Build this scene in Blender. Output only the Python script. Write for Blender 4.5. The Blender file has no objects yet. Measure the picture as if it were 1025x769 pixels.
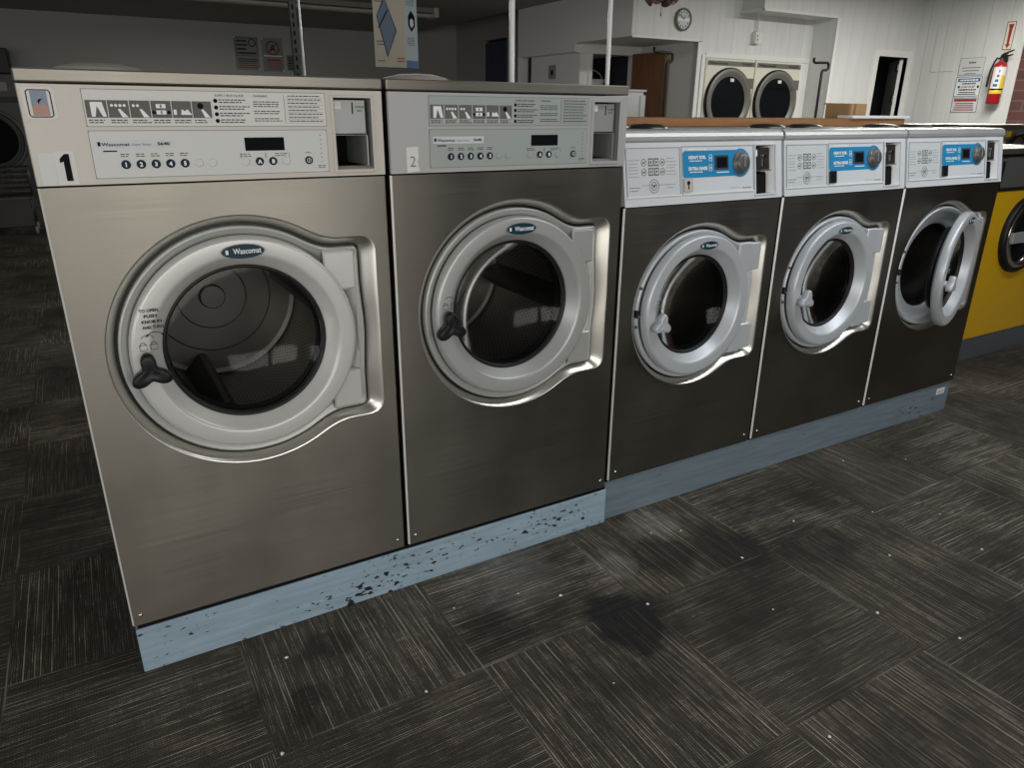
import bpy, math, random
from mathutils import Vector, Matrix
from mathutils.geometry import tessellate_polygon
random.seed(7)
PI = math.pi
scn = bpy.context.scene
col = scn.collection

# ------------------------------------------------------------------ materials
def mat(name, color=(.5, .5, .5), rough=.5, metal=0.0, emit=None, estr=1.0, spec=None):
    m = bpy.data.materials.new(name); m.use_nodes = True
    b = m.node_tree.nodes['Principled BSDF']
    b.inputs['Base Color'].default_value = (*color, 1)
    b.inputs['Roughness'].default_value = rough
    b.inputs['Metallic'].default_value = metal
    if spec is not None: b.inputs['Specular IOR Level'].default_value = spec
    if emit:
        b.inputs['Emission Color'].default_value = (*emit, 1)
        b.inputs['Emission Strength'].default_value = estr
    return m

class NT:
    def __init__(s, m): s.t = m.node_tree; s.n = s.t.nodes; s.l = s.t.links; s.b = s.n['Principled BSDF']
    def new(s, kind, **kw):
        n = s.n.new(kind)
        for k, v in kw.items(): setattr(n, k, v)
        return n
    def link(s, a, b): s.l.new(a, b)
    def put(s, sock, v):
        if hasattr(v, 'is_output') or isinstance(v, bpy.types.NodeSocket): s.l.new(v, sock)
        else: sock.default_value = v
    def math(s, op, a, b=None, clamp=False):
        n = s.new('ShaderNodeMath', operation=op, use_clamp=clamp)
        s.put(n.inputs[0], a)
        if b is not None: s.put(n.inputs[1], b)
        return n.outputs[0]
    def pos(s, kind='Object'):
        if kind == 'World': return s.new('ShaderNodeNewGeometry').outputs['Position']
        return s.new('ShaderNodeTexCoord').outputs[kind]
    def sep(s, v):
        n = s.new('ShaderNodeSeparateXYZ'); s.link(v, n.inputs[0]); return n.outputs
    def comb(s, x, y, z):
        n = s.new('ShaderNodeCombineXYZ')
        for i, v in enumerate((x, y, z)): s.put(n.inputs[i], v)
        return n.outputs[0]
    def noise(s, vec, scale=1.0, detail=2.0, rough=.5):
        n = s.new('ShaderNodeTexNoise'); s.link(vec, n.inputs['Vector'])
        n.inputs['Scale'].default_value = scale; n.inputs['Detail'].default_value = detail
        n.inputs['Roughness'].default_value = rough
        return n.outputs['Fac']
    def scale(s, vec, sc):
        n = s.new('ShaderNodeVectorMath', operation='MULTIPLY'); s.link(vec, n.inputs[0]); n.inputs[1].default_value = sc
        return n.outputs[0]
    def ramp(s, fac, stops):
        n = s.new('ShaderNodeValToRGB'); s.link(fac, n.inputs[0])
        e = n.color_ramp.elements
        while len(e) < len(stops): e.new(.5)
        for k, (p, c) in enumerate(stops):
            e[k].position = p; e[k].color = (*c, 1) if len(c) == 3 else c
        return n.outputs[0]
    def mix(s, fac, a, b, mode='MIX'):
        n = s.new('ShaderNodeMix', data_type='RGBA', blend_type=mode)
        s.put(n.inputs[0], fac)
        for sock, v in ((n.inputs[6], a), (n.inputs[7], b)):
            if isinstance(v, tuple): sock.default_value = (*v, 1)
            else: s.link(v, sock)
        return n.outputs[2]
    def bump(s, h, strength=.3, dist=.001):
        n = s.new('ShaderNodeBump'); n.inputs['Strength'].default_value = strength; n.inputs['Distance'].default_value = dist
        s.link(h, n.inputs['Height']); s.link(n.outputs[0], s.b.inputs['Normal'])

def brushed(name, color, rough, along='x', metal=1.0, var=.12):
    m = mat(name, color, rough, metal); t = NT(m)
    p = t.pos('Object')
    sc = (3, 3, 900) if along == 'x' else (900, 900, 3)
    n1 = t.noise(t.scale(p, sc), 1, 2)
    n2 = t.noise(t.scale(p, (4, 4, 3)), 1, 3)
    r = t.math('ADD', t.math('MULTIPLY', n1, .22), t.math('MULTIPLY', n2, .18))
    r = t.math('ADD', r, rough - .2)
    t.link(r, t.b.inputs['Roughness'])
    f = t.math('ADD', t.math('MULTIPLY', n1, .5), t.math('MULTIPLY', n2, .5))
    c = t.ramp(f, [(.3, tuple(x * (1 - var) for x in color)), (.7, tuple(min(1, x * (1 + var)) for x in color))])
    t.link(c, t.b.inputs['Base Color'])
    t.bump(n1, .12, .0004)
    t.b.inputs['Anisotropic'].default_value = .75
    t.link(t.comb(0.0, 0.0, 1.0) if along == 'x' else t.comb(1.0, 0.0, 0.0), t.b.inputs['Tangent'])
    return m

M = {}
M['steel'] = brushed('brushed_stainless', (.262, .246, .212), .38)
M['steel_lid'] = brushed('brushed_lid_steel', (.33, .31, .265), .42, metal=.85)
M['lid_bright'] = brushed('bright_lid_steel', (.66, .67, .66), .36, metal=.55)
M['steel_rim'] = mat('stamped_rim_steel', (.80, .78, .72), .33, 1.0)
M['satin'] = mat('satin_control_plate', (.57, .54, .485), .55, .2)
M['satin_cool'] = mat('satin_control_plate_cool', (.44, .44, .435), .55, .2)
M['insert'] = mat('silver_insert_plate', (.62, .63, .62), .55, .1)
M['insert_green'] = mat('grey_green_insert_plate', (.36, .40, .385), .55, .1)
M['cast'] = mat('cast_aluminium_paint', (.46, .47, .46), .38, .35)
M['cast_light'] = mat('door_ring_paint', (.60, .60, .57), .36, .25)
M['cast_blue'] = mat('door_ring_blue_grey', (.55, .58, .61), .36, .25)
M['white_panel'] = mat('white_control_panel', (.66, .69, .72), .42)
M['white_sheet'] = mat('printed_sheet', (.60, .63, .65), .5)
M['paper'] = mat('white_paper', (.72, .72, .69), .7, spec=.25)
M['black'] = mat('black_rubber', (.010, .010, .011), .42, spec=.3)
M['bellows'] = mat('glossy_bellows_rubber', (.012, .012, .013), .22, spec=.6)
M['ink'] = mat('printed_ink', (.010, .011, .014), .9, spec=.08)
M['ink_grey'] = mat('printed_grey', (.15, .15, .14), .8, spec=.1)
M['ink_light'] = mat('faint_print', (.30, .31, .32), .7, spec=.2)
M['navy'] = mat('navy_button', (.008, .015, .035), .5, spec=.2)
M['lcd'] = mat('display_window', (.006, .007, .009), .6, spec=.04)
M['lcd_grey'] = mat('display_window_grey', (.05, .055, .07), .5, spec=.1)
M['teal'] = mat('badge_enamel', (.005, .038, .06), .45, spec=.25)
M['cyan'] = mat('blue_overlay', (.018, .245, .50), .5, spec=.3)
M['white'] = mat('white_print', (.85, .86, .87), .5)
M['chrome'] = mat('chrome', (.75, .75, .74), .15, 1.0)
M['dark_metal'] = mat('dark_metal', (.10, .095, .085), .35, .8)
M['pocket_shade'] = mat('coin_cavity_shade', (.008, .008, .008), .8, spec=.1)  # shade inside the coin cavity put into near-black walls
M['inner_steel'] = mat('coin_box_steel', (.36, .37, .365), .45, .3)
M['red_ink'] = mat('red_print', (.30, .03, .025), .5)
M['red'] = mat('extinguisher_red', (.36, .010, .015), .3)
M['yellow_print'] = mat('yellow_print', (.75, .55, .03), .45)
M['blue_print'] = mat('blue_print', (.02, .10, .26), .45)
M['yellow'] = mat('yellow_enamel', (.62, .36, .008), .32)
M['dark_enamel'] = mat('dark_machine_enamel', (.05, .05, .048), .45)
M['cream'] = mat('cream_enamel', (.68, .67, .55), .4)
M['taupe'] = mat('taupe_ring', (.15, .145, .125), .4)
M['dial'] = mat('dial_grey', (.15, .15, .145), .35, .4)
M['tube_white'] = mat('unlit_tube', (.45, .44, .40), .4)
M['pole_white'] = mat('white_pole_paint', (.9, .9, .88), .3)
M['edge'] = mat('folded_edge_glint', (.88, .87, .84), .35, .25)  # reflected glint on the folds put into a near-white colour
M['screw'] = mat('screw_metal', (.8, .76, .74), .25, 1.0)
M['card'] = mat('corrugated_card', (.42, .27, .12), .75)
M['card_dark'] = mat('corrugated_card_shade', (.27, .15, .07), .75)
M['art_sky'] = mat('sticker_blue', (.12, .16, .24), .3)
M['art_rock'] = mat('sticker_rust', (.33, .14, .09), .3)
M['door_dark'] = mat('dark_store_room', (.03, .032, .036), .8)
M['curtain'] = mat('dark_blue_curtain', (.06, .065, .10), .9)
M['fan'] = mat('fan_shade', (.16, .10, .09), .5)
M['ceil'] = mat('ceiling_paint', (.30, .30, .29), .9)

def wood(name, c1, c2, axis='x', rough=.45):
    m = mat(name, c1, rough); t = NT(m); p = t.pos('Object')
    sc = {'x': (2, 40, 40), 'z': (40, 40, 2)}[axis]
    n = t.noise(t.scale(p, sc), 1.2, 4)
    t.link(t.ramp(n, [(.3, c1), (.7, c2)]), t.b.inputs['Base Color'])
    return m
M['wood'] = wood('stained_board', (.26, .115, .045), (.38, .19, .08), 'x')
M['wood_door'] = wood('walnut_door', (.15, .068, .034), (.25, .12, .06), 'z')
M['wood_edge'] = wood('oak_edge', (.28, .19, .09), (.35, .24, .12), 'z')

# painted tongue-and-groove panelling: thin vertical grooves as relief
def panelling(name, color, axis, pitch=.20, groove=.012, dark=.45):
    m = mat(name, color, .5); t = NT(m)
    s = t.sep(t.pos('World'))
    u = t.math('FRACT', t.math('DIVIDE', s[0 if axis == 'x' else 1], pitch))
    g = t.math('LESS_THAN', u, groove / pitch)
    n = t.noise(t.scale(t.pos('World'), (14, 14, 1.2)), 1, 3)
    base = t.ramp(n, [(.25, tuple(c * .9 for c in color)), (.75, color)])
    c = t.mix(g, base, tuple(x * dark for x in color))
    t.link(c, t.b.inputs['Base Color'])
    t.bump(t.math('SUBTRACT', 1.0, g), .6, .004)
    return m
M['wall_white'] = panelling('white_panelling', (.70, .71, .69), 'x', .21, .008, .80)
M['wall_white_y'] = panelling('white_panelling_side', (.66, .67, .64), 'y', .22, .008, .80)
M['wall_grey'] = mat('grey_wall_paint', (.42, .42, .40), .75)
M['bulk_grey'] = mat('grey_bulkhead_paint', (.74, .74, .72), .7)
M['trim'] = mat('white_trim', (.74, .74, .70), .45)

def brick_mat():
    m = mat('dark_red_brick', (.12, .04, .03), .8); t = NT(m)
    s = t.sep(t.pos('World'))
    b = t.new('ShaderNodeTexBrick'); t.link(t.comb(s[1], s[2], 0.0), b.inputs['Vector'])
    b.inputs['Scale'].default_value = 1.0
    b.inputs['Brick Width'].default_value = .30; b.inputs['Row Height'].default_value = .10
    b.inputs['Mortar Size'].default_value = .006
    b.inputs['Color1'].default_value = (.12, .035, .028, 1); b.inputs['Color2'].default_value = (.06, .028, .024, 1)
    b.inputs['Mortar'].default_value = (.10, .085, .08, 1)
    t.link(b.outputs['Color'], t.b.inputs['Base Color'])
    return m
M['brick'] = brick_mat()

# chipped blue-grey paint
def plinth_mat(name, color, chips=.60):
    m = mat(name, color, .42); t = NT(m); p = t.pos('World')
    n = t.noise(t.scale(p, (34, 34, 75)), 1, 4, .62)
    big = t.noise(t.scale(p, (2.6, 2.6, 7)), 1, 2)
    mask = t.math('GREATER_THAN', t.math('ADD', n, t.math('MULTIPLY', big, .42)), chips + .26)
    st = t.noise(t.scale(p, (5, 5, 55)), 1, 3)
    base = t.ramp(st, [(.3, tuple(c * .84 for c in color)), (.7, tuple(min(1, c * 1.12) for c in color))])
    t.link(t.mix(mask, base, (.018, .018, .02)), t.b.inputs['Base Color'])
    t.bump(t.math('SUBTRACT', 1.0, mask), .5, .0015)
    return m
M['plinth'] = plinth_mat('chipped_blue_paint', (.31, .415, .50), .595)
M['plinth2'] = plinth_mat('blue_paint_scuffed_shaded', (.165, .215, .255), .66)  # same blue darkened, weaker light at the right put into the colour
M['plinth3'] = mat('slate_plinth_paint', (.085, .095, .11), .5)

def drum_mat():
    m = mat('perforated_drum', (.42, .40, .36), .38, 1.0); t = NT(m)
    uv = t.new('ShaderNodeUVMap').outputs[0]; s = t.sep(uv)
    u = t.math('MULTIPLY', s[0], 110); v = t.math('MULTIPLY', s[1], 34)
    row = t.math('FLOOR', v)
    u2 = t.math('ADD', u, t.math('MULTIPLY', t.math('MODULO', row, 2.0), .5))
    fu = t.math('SUBTRACT', t.math('FRACT', u2), .5); fv = t.math('SUBTRACT', t.math('FRACT', v), .5)
    d = t.math('SQRT', t.math('ADD', t.math('MULTIPLY', fu, fu), t.math('MULTIPLY', fv, fv)))
    hole = t.math('LESS_THAN', d, .24)
    t.link(t.mix(hole, (.42, .40, .36), (.01, .01, .01)), t.b.inputs['Base Color'])
    t.link(t.math('SUBTRACT', 1.0, hole), t.b.inputs['Metallic'])
    return m
M['drum'] = drum_mat()
M['drum_back'] = mat('drum_back_steel', (.17, .17, .16), .42, 1.0)

def glass_mat():
    m = bpy.data.materials.new('door_glass'); m.use_nodes = True
    nt = m.node_tree; nt.nodes.clear()
    o = nt.nodes.new('ShaderNodeOutputMaterial'); mx = nt.nodes.new('ShaderNodeMixShader')
    tr = nt.nodes.new('ShaderNodeBsdfTransparent'); tr.inputs[0].default_value = (.66, .66, .65, 1)
    gl = nt.nodes.new('ShaderNodeBsdfGlossy'); gl.inputs['Roughness'].default_value = .09
    fr = nt.nodes.new('ShaderNodeFresnel'); fr.inputs['IOR'].default_value = 1.24
    nt.links.new(fr.outputs[0], mx.inputs[0]); nt.links.new(tr.outputs[0], mx.inputs[1]); nt.links.new(gl.outputs[0], mx.inputs[2])
    nt.links.new(mx.outputs[0], o.inputs[0])
    return m
M['glass'] = glass_mat()

def carpet():
    m = mat('striped_carpet_tile', (.05, .05, .045), .95, spec=.15); t = NT(m)
    P = t.pos('World'); s = t.sep(P)
    T = .53
    tx = t.math('DIVIDE', t.math('SUBTRACT', s[0], .23), T); ty = t.math('DIVIDE', t.math('ADD', s[1], .41), T)
    ix = t.math('FLOOR', tx); iy = t.math('FLOOR', ty)
    wn = t.new('ShaderNodeTexWhiteNoise', noise_dimensions='2D'); t.link(t.comb(ix, iy, 0.0), wn.inputs['Vector'])
    h = wn.outputs['Value']
    h2 = t.sep(wn.outputs['Color'])[1]
    par = t.math('ABSOLUTE', t.math('MODULO', t.math('ADD', ix, iy), 2.0))
    ori = t.math('LESS_THAN', t.math('ADD', t.math('MULTIPLY', par, .62), t.math('MULTIPLY', h, .4)), .5)
    # across / along the pile rows
    def sel(a, b): return t.math('ADD', t.math('MULTIPLY', a, ori), t.math('MULTIPLY', b, t.math('SUBTRACT', 1.0, ori)))
    ac = sel(s[0], s[1]); al = sel(s[1], s[0])
    z = t.math('MULTIPLY', h2, 50.0)
    wob = t.noise(t.scale(P, (6, 6, 6)), 1, 2)
    ac2 = t.math('ADD', ac, t.math('MULTIPLY', wob, .004))
    def rows(pitch, width, freq, thr, gain, seed):
        q = t.math('DIVIDE', ac, pitch); r = t.math('FLOOR', q)
        on = t.math('LESS_THAN', t.math('FRACT', q), width)
        v = t.noise(t.comb(t.math('MULTIPLY', r, 3.71), t.math('MULTIPLY', al, freq), t.math('ADD', z, seed)), 1, 2, .6)
        return t.math('MULTIPLY', on, t.math('MULTIPLY', t.math('SUBTRACT', v, thr, True), gain, True))
    l1 = t.noise(t.comb(t.math('MULTIPLY', ac2, 290.0), t.math('MULTIPLY', al, 14.0), z), 1, 2, .6)
    ra = rows(.0063, .40, 7.0, .47, 6.0, 3.0); rb = rows(.0126, .26, 2.0, .50, 7.0, 11.0)
    brk = t.noise(t.comb(t.math('MULTIPLY', ac, 12.0), t.math('MULTIPLY', al, 90.0), z), 1, 2)
    rib = t.math('SINE', t.math('MULTIPLY', ac, 2 * PI / .0048))
    rib2 = t.math('SINE', t.math('MULTIPLY', al, 2 * PI / .006))
    lines = t.math('MULTIPLY', t.math('SUBTRACT', l1, .54, True), 3.5, True)
    bk = t.math('ADD', .35, t.math('MULTIPLY', t.math('SUBTRACT', brk, .36, True), 3.2, True))
    li = t.math('ADD', t.math('MULTIPLY', ra, t.math('MULTIPLY', bk, .74)), t.math('MULTIPLY', rb, .80), True)
    li = t.math('ADD', li, t.math('MULTIPLY', lines, .30), True)
    big = t.noise(t.scale(P, (2.1, 2.1, 2.1)), 1, 4, .6)
    wear = t.ramp(big, [(.34, (.12, .12, .12)), (.62, (1, 1, 1))])
    tone = t.math('ADD', .55, t.math('MULTIPLY', h2, .75))
    li = t.math('MULTIPLY', t.math('MULTIPLY', li, wear), tone, True)
    li = t.math('MULTIPLY', li, t.math('ADD', .8, t.math('MULTIPLY', rib, .2)))
    basec = t.ramp(big, [(.3, (.050, .046, .040)), (.7, (.125, .110, .086))])
    warm = t.mix(h, (.72, .64, .47), (.64, .59, .49))
    c = t.mix(li, basec, warm)
    grain = t.noise(t.scale(P, (420, 420, 420)), 1, 2)
    c = t.mix(1.0, c, t.ramp(grain, [(.3, (.45, .45, .45)), (.7, (1.35, 1.35, 1.35))]), 'MULTIPLY')
    ribc = t.math('ADD', .86, t.math('MULTIPLY', t.math('ADD', rib, t.math('MULTIPLY', rib2, .5)), .16))
    c = t.mix(1.0, c, t.comb(ribc, ribc, ribc), 'MULTIPLY')
    # tile seams with frayed pale threads
    fx = t.math('FRACT', tx); fy = t.math('FRACT', ty)
    sx = t.math('LESS_THAN', fx, .009); sy = t.math('LESS_THAN', fy, .009)
    sn = t.noise(t.scale(P, (3.2, 3.2, 3.2)), 1, 1)
    seam = t.math('MULTIPLY', t.math('MAXIMUM', sx, sy), t.math('MULTIPLY', t.math('SUBTRACT', sn, .52, True), 5.0, True), True)
    c = t.mix(seam, c, (.34, .32, .28))
    # old spills
    pn = t.noise(t.scale(P, (9, 9, 9)), 1, 3)
    off = t.math('MULTIPLY', t.math('SUBTRACT', pn, .5), .22)
    tot = None
    for (cx, cy, r, k) in ((1.22, -.45, .17, .85), (1.50, -.24, .15, .62), (1.72, -.33, .17, .62), (1.98, -.44, .19, .5), (.33, -.30, .07, .6), (.20, -.26, .09, .45),
                           (1.98, -.17, .13, .4), (.86, -.30, .10, .55), (1.12, -.62, .12, .35), (.45, -.13, .08, .4), (2.9, -.25, .2, .4), (2.2, -.95, .3, .3), (.55, -.62, .09, .3)):
        dx = t.math('SUBTRACT', s[0], cx); dy = t.math('SUBTRACT', s[1], cy)
        d = t.math('SQRT', t.math('ADD', t.math('MULTIPLY', dx, dx), t.math('MULTIPLY', dy, dy)))
        d = t.math('ADD', d, off)
        f = t.math('MULTIPLY', t.math('MULTIPLY', t.math('SUBTRACT', r, d, True), 1.0 / (r * .45), True), k)
        tot = f if tot is None else t.math('MAXIMUM', tot, f)
    c = t.mix(tot, c, (.022, .022, .025))
    for (cx, cy, r) in ((1.03, -.10, .20), (1.34, -.20, .09), (1.60, -.08, .12)):
        dx = t.math('SUBTRACT', s[0], cx); dy = t.math('SUBTRACT', s[1], cy)
        d = t.math('ADD', t.math('SQRT', t.math('ADD', t.math('MULTIPLY', dx, dx), t.math('MULTIPLY', dy, dy))), off)
        f = t.math('MULTIPLY', t.math('MULTIPLY', t.math('SUBTRACT', r, d, True), 2.0 / r, True), .38)
        c = t.mix(t.math('MULTIPLY', f, t.math('ADD', .25, li), True), c, (.80, .79, .76))
    t.link(c, t.b.inputs['Base Color'])
    hgt = t.math('ADD', t.math('MULTIPLY', rib, .4), grain)
    t.bump(hgt, .5, .002)
    return m
M['carpet'] = carpet()

# ------------------------------------------------------------------ mesh builder
class MB:
    def __init__(s, *mats):
        s.v = []; s.f = []; s.mi = []; s.uv = {}; s.sm = []; s.mats = list(mats); s.T = Matrix.Identity(4)
    def mid(s, m):
        if m is None: return 0
        if m not in s.mats: s.mats.append(m)
        return s.mats.index(m)
    def add(s, vs, fs, m=None, smooth=False, uvs=None):
        o = len(s.v); k = s.mid(m)
        for p in vs: s.v.append(tuple(s.T @ Vector(p)))
        for i, f in enumerate(fs):
            if uvs: s.uv[len(s.f)] = uvs[i]
            s.f.append(tuple(o + j for j in f)); s.mi.append(k); s.sm.append(smooth)
        return s
    def box(s, x0, x1, y0, y1, z0, z1, m=None, b=0.0):
        if b <= 0:
            vs = [(x, y, z) for z in (z0, z1) for y in (y0, y1) for x in (x0, x1)]
            fs = [(0, 2, 3, 1), (4, 5, 7, 6), (0, 1, 5, 4), (2, 6, 7, 3), (0, 4, 6, 2), (1, 3, 7, 5)]
            return s.add(vs, fs, m)
        vs = []; idx = {}
        b = min(b, (x1 - x0) * .49, (y1 - y0) * .49, (z1 - z0) * .49)
        for i, x in enumerate((x0, x1)):
            for j, y in enumerate((y0, y1)):
                for k, z in enumerate((z0, z1)):
                    sx = b * (1 - 2 * i); sy = b * (1 - 2 * j); sz = b * (1 - 2 * k)
                    for a, q in (('x', (x, y + sy, z + sz)), ('y', (x + sx, y, z + sz)), ('z', (x + sx, y + sy, z))):
                        idx[(i, j, k, a)] = len(vs); vs.append(q)
        fs = []
        def g(i, j, k, a): return idx[(i, j, k, a)]
        for i in (0, 1): fs.append((g(i, 0, 0, 'x'), g(i, 1, 0, 'x'), g(i, 1, 1, 'x'), g(i, 0, 1, 'x')))
        for j in (0, 1): fs.append((g(0, j, 0, 'y'), g(1, j, 0, 'y'), g(1, j, 1, 'y'), g(0, j, 1, 'y')))
        for k in (0, 1): fs.append((g(0, 0, k, 'z'), g(1, 0, k, 'z'), g(1, 1, k, 'z'), g(0, 1, k, 'z')))
        for i in (0, 1):
            for j in (0, 1): fs.append((g(i, j, 0, 'x'), g(i, j, 1, 'x'), g(i, j, 1, 'y'), g(i, j, 0, 'y')))
            for k in (0, 1): fs.append((g(i, 0, k, 'x'), g(i, 1, k, 'x'), g(i, 1, k, 'z'), g(i, 0, k, 'z')))
        for j in (0, 1):
            for k in (0, 1): fs.append((g(0, j, k, 'y'), g(1, j, k, 'y'), g(1, j, k, 'z'), g(0, j, k, 'z')))
        for i in (0, 1):
            for j in (0, 1):
                for k in (0, 1): fs.append((g(i, j, k, 'x'), g(i, j, k, 'y'), g(i, j, k, 'z')))
        return s.add(vs, fs, m)
    def lathe(s, prof, c=(0, 0, 0), axis='y', n=64, m=None, smooth=True, uv=False, a0=0.0, a1=2 * PI, closed=False):
        """prof: list of (r, h) along axis"""
        vs = []; fs = []; us = []
        full = abs(a1 - a0 - 2 * PI) < 1e-6
        k = n if full else n + 1
        P = list(prof) + ([prof[0]] if closed else [])
        for r, h in P:
            for i in range(k):
                a = a0 + (a1 - a0) * i / n
                u, w = r * math.cos(a), r * math.sin(a)
                q = {'y': (u, h, w), 'z': (u, w, h), 'x': (h, u, w)}[axis]
                vs.append((c[0] + q[0], c[1] + q[1], c[2] + q[2]))
        L = len(P)
        for j in range(L - 1):
            for i in range(n):
                i2 = (i + 1) % k
                fs.append((j * k + i, j * k + i2, (j + 1) * k + i2, (j + 1) * k + i))
                us.append(((i / n, j / (L - 1)), ((i + 1) / n, j / (L - 1)), ((i + 1) / n, (j + 1) / (L - 1)), (i / n, (j + 1) / (L - 1))))
        return s.add(vs, fs, m, smooth, us if uv else None)
    def disc(s, r, y, c=(0, 0, 0), axis='y', n=48, m=None, rx=None):
        vs = []
        for i in range(n):
            a = 2 * PI * i / n; u, w = (rx or r) * math.cos(a), r * math.sin(a)
            q = {'y': (u, y, w), 'z': (u, w, y), 'x': (y, u, w)}[axis]
            vs.append((c[0] + q[0], c[1] + q[1], c[2] + q[2]))
        return s.add(vs, [tuple(range(n))], m)
    def cyl(s, r, h0, h1, c=(0, 0, 0), axis='z', n=24, m=None, r2=None):
        r2 = r if r2 is None else r2
        s.lathe([(0.0001, h0), (r, h0), (r2, h1), (0.0001, h1)], c, axis, n, m, False)
        return s
    def prism(s, pts, y0, y1, m=None, plane='xz'):
        """polygon pts extruded between y0,y1"""
        n = len(pts)
        def P(a, b, d): return (a, d, b) if plane == 'xz' else ((a, b, d) if plane == 'xy' else (d, a, b))
        vs = [P(a, b, y0) for a, b in pts] + [P(a, b, y1) for a, b in pts]
        fs = [tuple(reversed(range(n))), tuple(range(n, 2 * n))] + [(i, (i + 1) % n, n + (i + 1) % n, n + i) for i in range(n)]
        return s.add(vs, fs, m)
    def tube(s, pts, r, m=None, n=12, smooth=True, cap=True):
        pts = [Vector(p) for p in pts]; vs = []; fs = []
        up = None
        for i, p in enumerate(pts):
            d = (pts[min(i + 1, len(pts) - 1)] - pts[max(i - 1, 0)]).normalized()
            if up is None:
                up = Vector((0, 0, 1)) if abs(d.z) < .9 else Vector((1, 0, 0))
            a = d.cross(up).normalized(); b = a.cross(d).normalized(); up = b
            for k in range(n):
                t = 2 * PI * k / n; vs.append(p + a * r * math.cos(t) + b * r * math.sin(t))
        for i in range(len(pts) - 1):
            for k in range(n): fs.append((i * n + k, i * n + (k + 1) % n, (i + 1) * n + (k + 1) % n, (i + 1) * n + k))
        if cap: fs += [tuple(range(n)), tuple(range((len(pts) - 1) * n, len(pts) * n))]
        return s.add([tuple(v) for v in vs], fs, m, smooth)
    def rect(s, x0, x1, z0, z1, y, m=None, t=.0006):
        return s.box(x0, x1, y - t, y, z0, z1, m)
    def text(s, txt, x, z, y, h, m=None, align='LEFT', bold=0.0, stretch=1.0, t=.0008, face='front', width=None):
        vs, fs = glyphs(txt, align, bold)
        if width and vs:
            w = max(v[0] for v in vs) - min(v[0] for v in vs); stretch = width / (w * h) if w else 1
        out = []
        for (a, b) in vs:
            a, b = a * h * stretch, b * h
            if face == 'front': out.append((x + a, y - t, z + b))
            elif face == 'left': out.append((y - t, x - a, z + b))     # faces -x, reading towards -y
        if out: s.add(out, fs, m)
        return s
    def build(s, name, parent=None, mats=None):
        me = bpy.data.meshes.new(name); me.from_pydata(s.v, [], s.f)
        for mm in (s.mats or [M['black']]): me.materials.append(mm)
        me.polygons.foreach_set('material_index', s.mi); me.polygons.foreach_set('use_smooth', s.sm)
        if s.uv:
            L = me.uv_layers.new(name='UVMap')
            for i, uvs in s.uv.items():
                for k, li in enumerate(me.polygons[i].loop_indices): L.data[li].uv = uvs[k]
        import bmesh
        bm = bmesh.new(); bm.from_mesh(me); bmesh.ops.recalc_face_normals(bm, faces=bm.faces); bm.to_mesh(me); bm.free()
        me.update()
        o = bpy.data.objects.new(name, me); col.objects.link(o)
        if parent: o.parent = parent
        return o

_g = {}
def glyphs(txt, align, bold):
    key = (txt, align, bold)
    if key in _g: return _g[key]
    cu = bpy.data.curves.new('lettering', 'FONT'); cu.body = txt; cu.align_x = align; cu.offset = bold; cu.size = 1.0
    cu.resolution_u = 2
    o = bpy.data.objects.new('lettering', cu); col.objects.link(o)
    dg = bpy.context.evaluated_depsgraph_get(); me = bpy.data.meshes.new_from_object(o.evaluated_get(dg))
    r = ([(v.co.x, v.co.y) for v in me.vertices], [tuple(p.vertices) for p in me.polygons])
    bpy.data.objects.remove(o); bpy.data.curves.remove(cu); bpy.data.meshes.remove(me)
    _g[key] = r
    return r

def tag(o, label=None, cat=None, group=None, kind=None):
    if label: o['label'] = label
    if cat: o['category'] = cat
    if group: o['group'] = group
    if kind: o['kind'] = kind
    return o
def empty(name, loc=(0, 0, 0), rz=0, **kw):
    o = bpy.data.objects.new(name, None); col.objects.link(o); o.location = loc; o.rotation_euler = (0, 0, rz)
    o.empty_display_size = .1
    return tag(o, **kw)
def copy_tree(o, parent=None):
    kids = [c for c in col.objects if c.parent == o]
    c = o.copy(); col.objects.link(c); c.parent = parent
    for k in kids: copy_tree(k, c)
    return c
def remove_tree(o):
    for k in [c for c in col.objects if c.parent == o]: remove_tree(k)
    bpy.data.objects.remove(o)
def rrect(x0, x1, z0, z1, r, n=6):
    pts = []
    for cx, cz, a in ((x1 - r, z1 - r, 0), (x0 + r, z1 - r, 90), (x0 + r, z0 + r, 180), (x1 - r, z0 + r, 270)):
        for i in range(n + 1):
            t = math.radians(a + 90 * i / n); pts.append((cx + r * math.cos(t), cz + r * math.sin(t)))
    return pts

# ------------------------------------------------------------------ washer geometry
NP = 192
def recess_radius(g, o):
    """radius per angle of the door-recess outline moved inwards by o; the outline is a circle merged with a square-ended hinge tab"""
    R, ht, xt, rc = g['R'], g['ht'], g['xt'] - .85 * min(o, .0195), .035
    def sdf(x, z):
        a = math.hypot(x, z) - R
        bx, bz = xt / 2, ht
        qx = abs(x - xt / 2) - bx + rc; qz = abs(z) - bz + rc
        b = math.hypot(max(qx, 0), max(qz, 0)) + min(max(qx, qz), 0) - rc
        k = .03; h = max(k - abs(a - b), 0) / k
        return min(a, b) - h * h * k * .25
    out = []
    for i in range(NP):
        t = 2 * PI * i / NP; c, s = math.cos(t), math.sin(t)
        lo, hi = .02, 1.0
        # march outwards from the centre
        r = .05
        while sdf(r * c, r * s) < -o: r += .01
        lo, hi = r - .01, r
        for _ in range(14):
            mid = (lo + hi) / 2
            if sdf(mid * c, mid * s) < -o: lo = mid
            else: hi = mid
        out.append((lo + hi) / 2)
    return out
def polar(g, rs, y):
    return [(g['cx'] + r * math.cos(2 * PI * i / NP), y, g['cz'] + r * math.sin(2 * PI * i / NP)) for i, r in enumerate(rs)]
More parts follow.
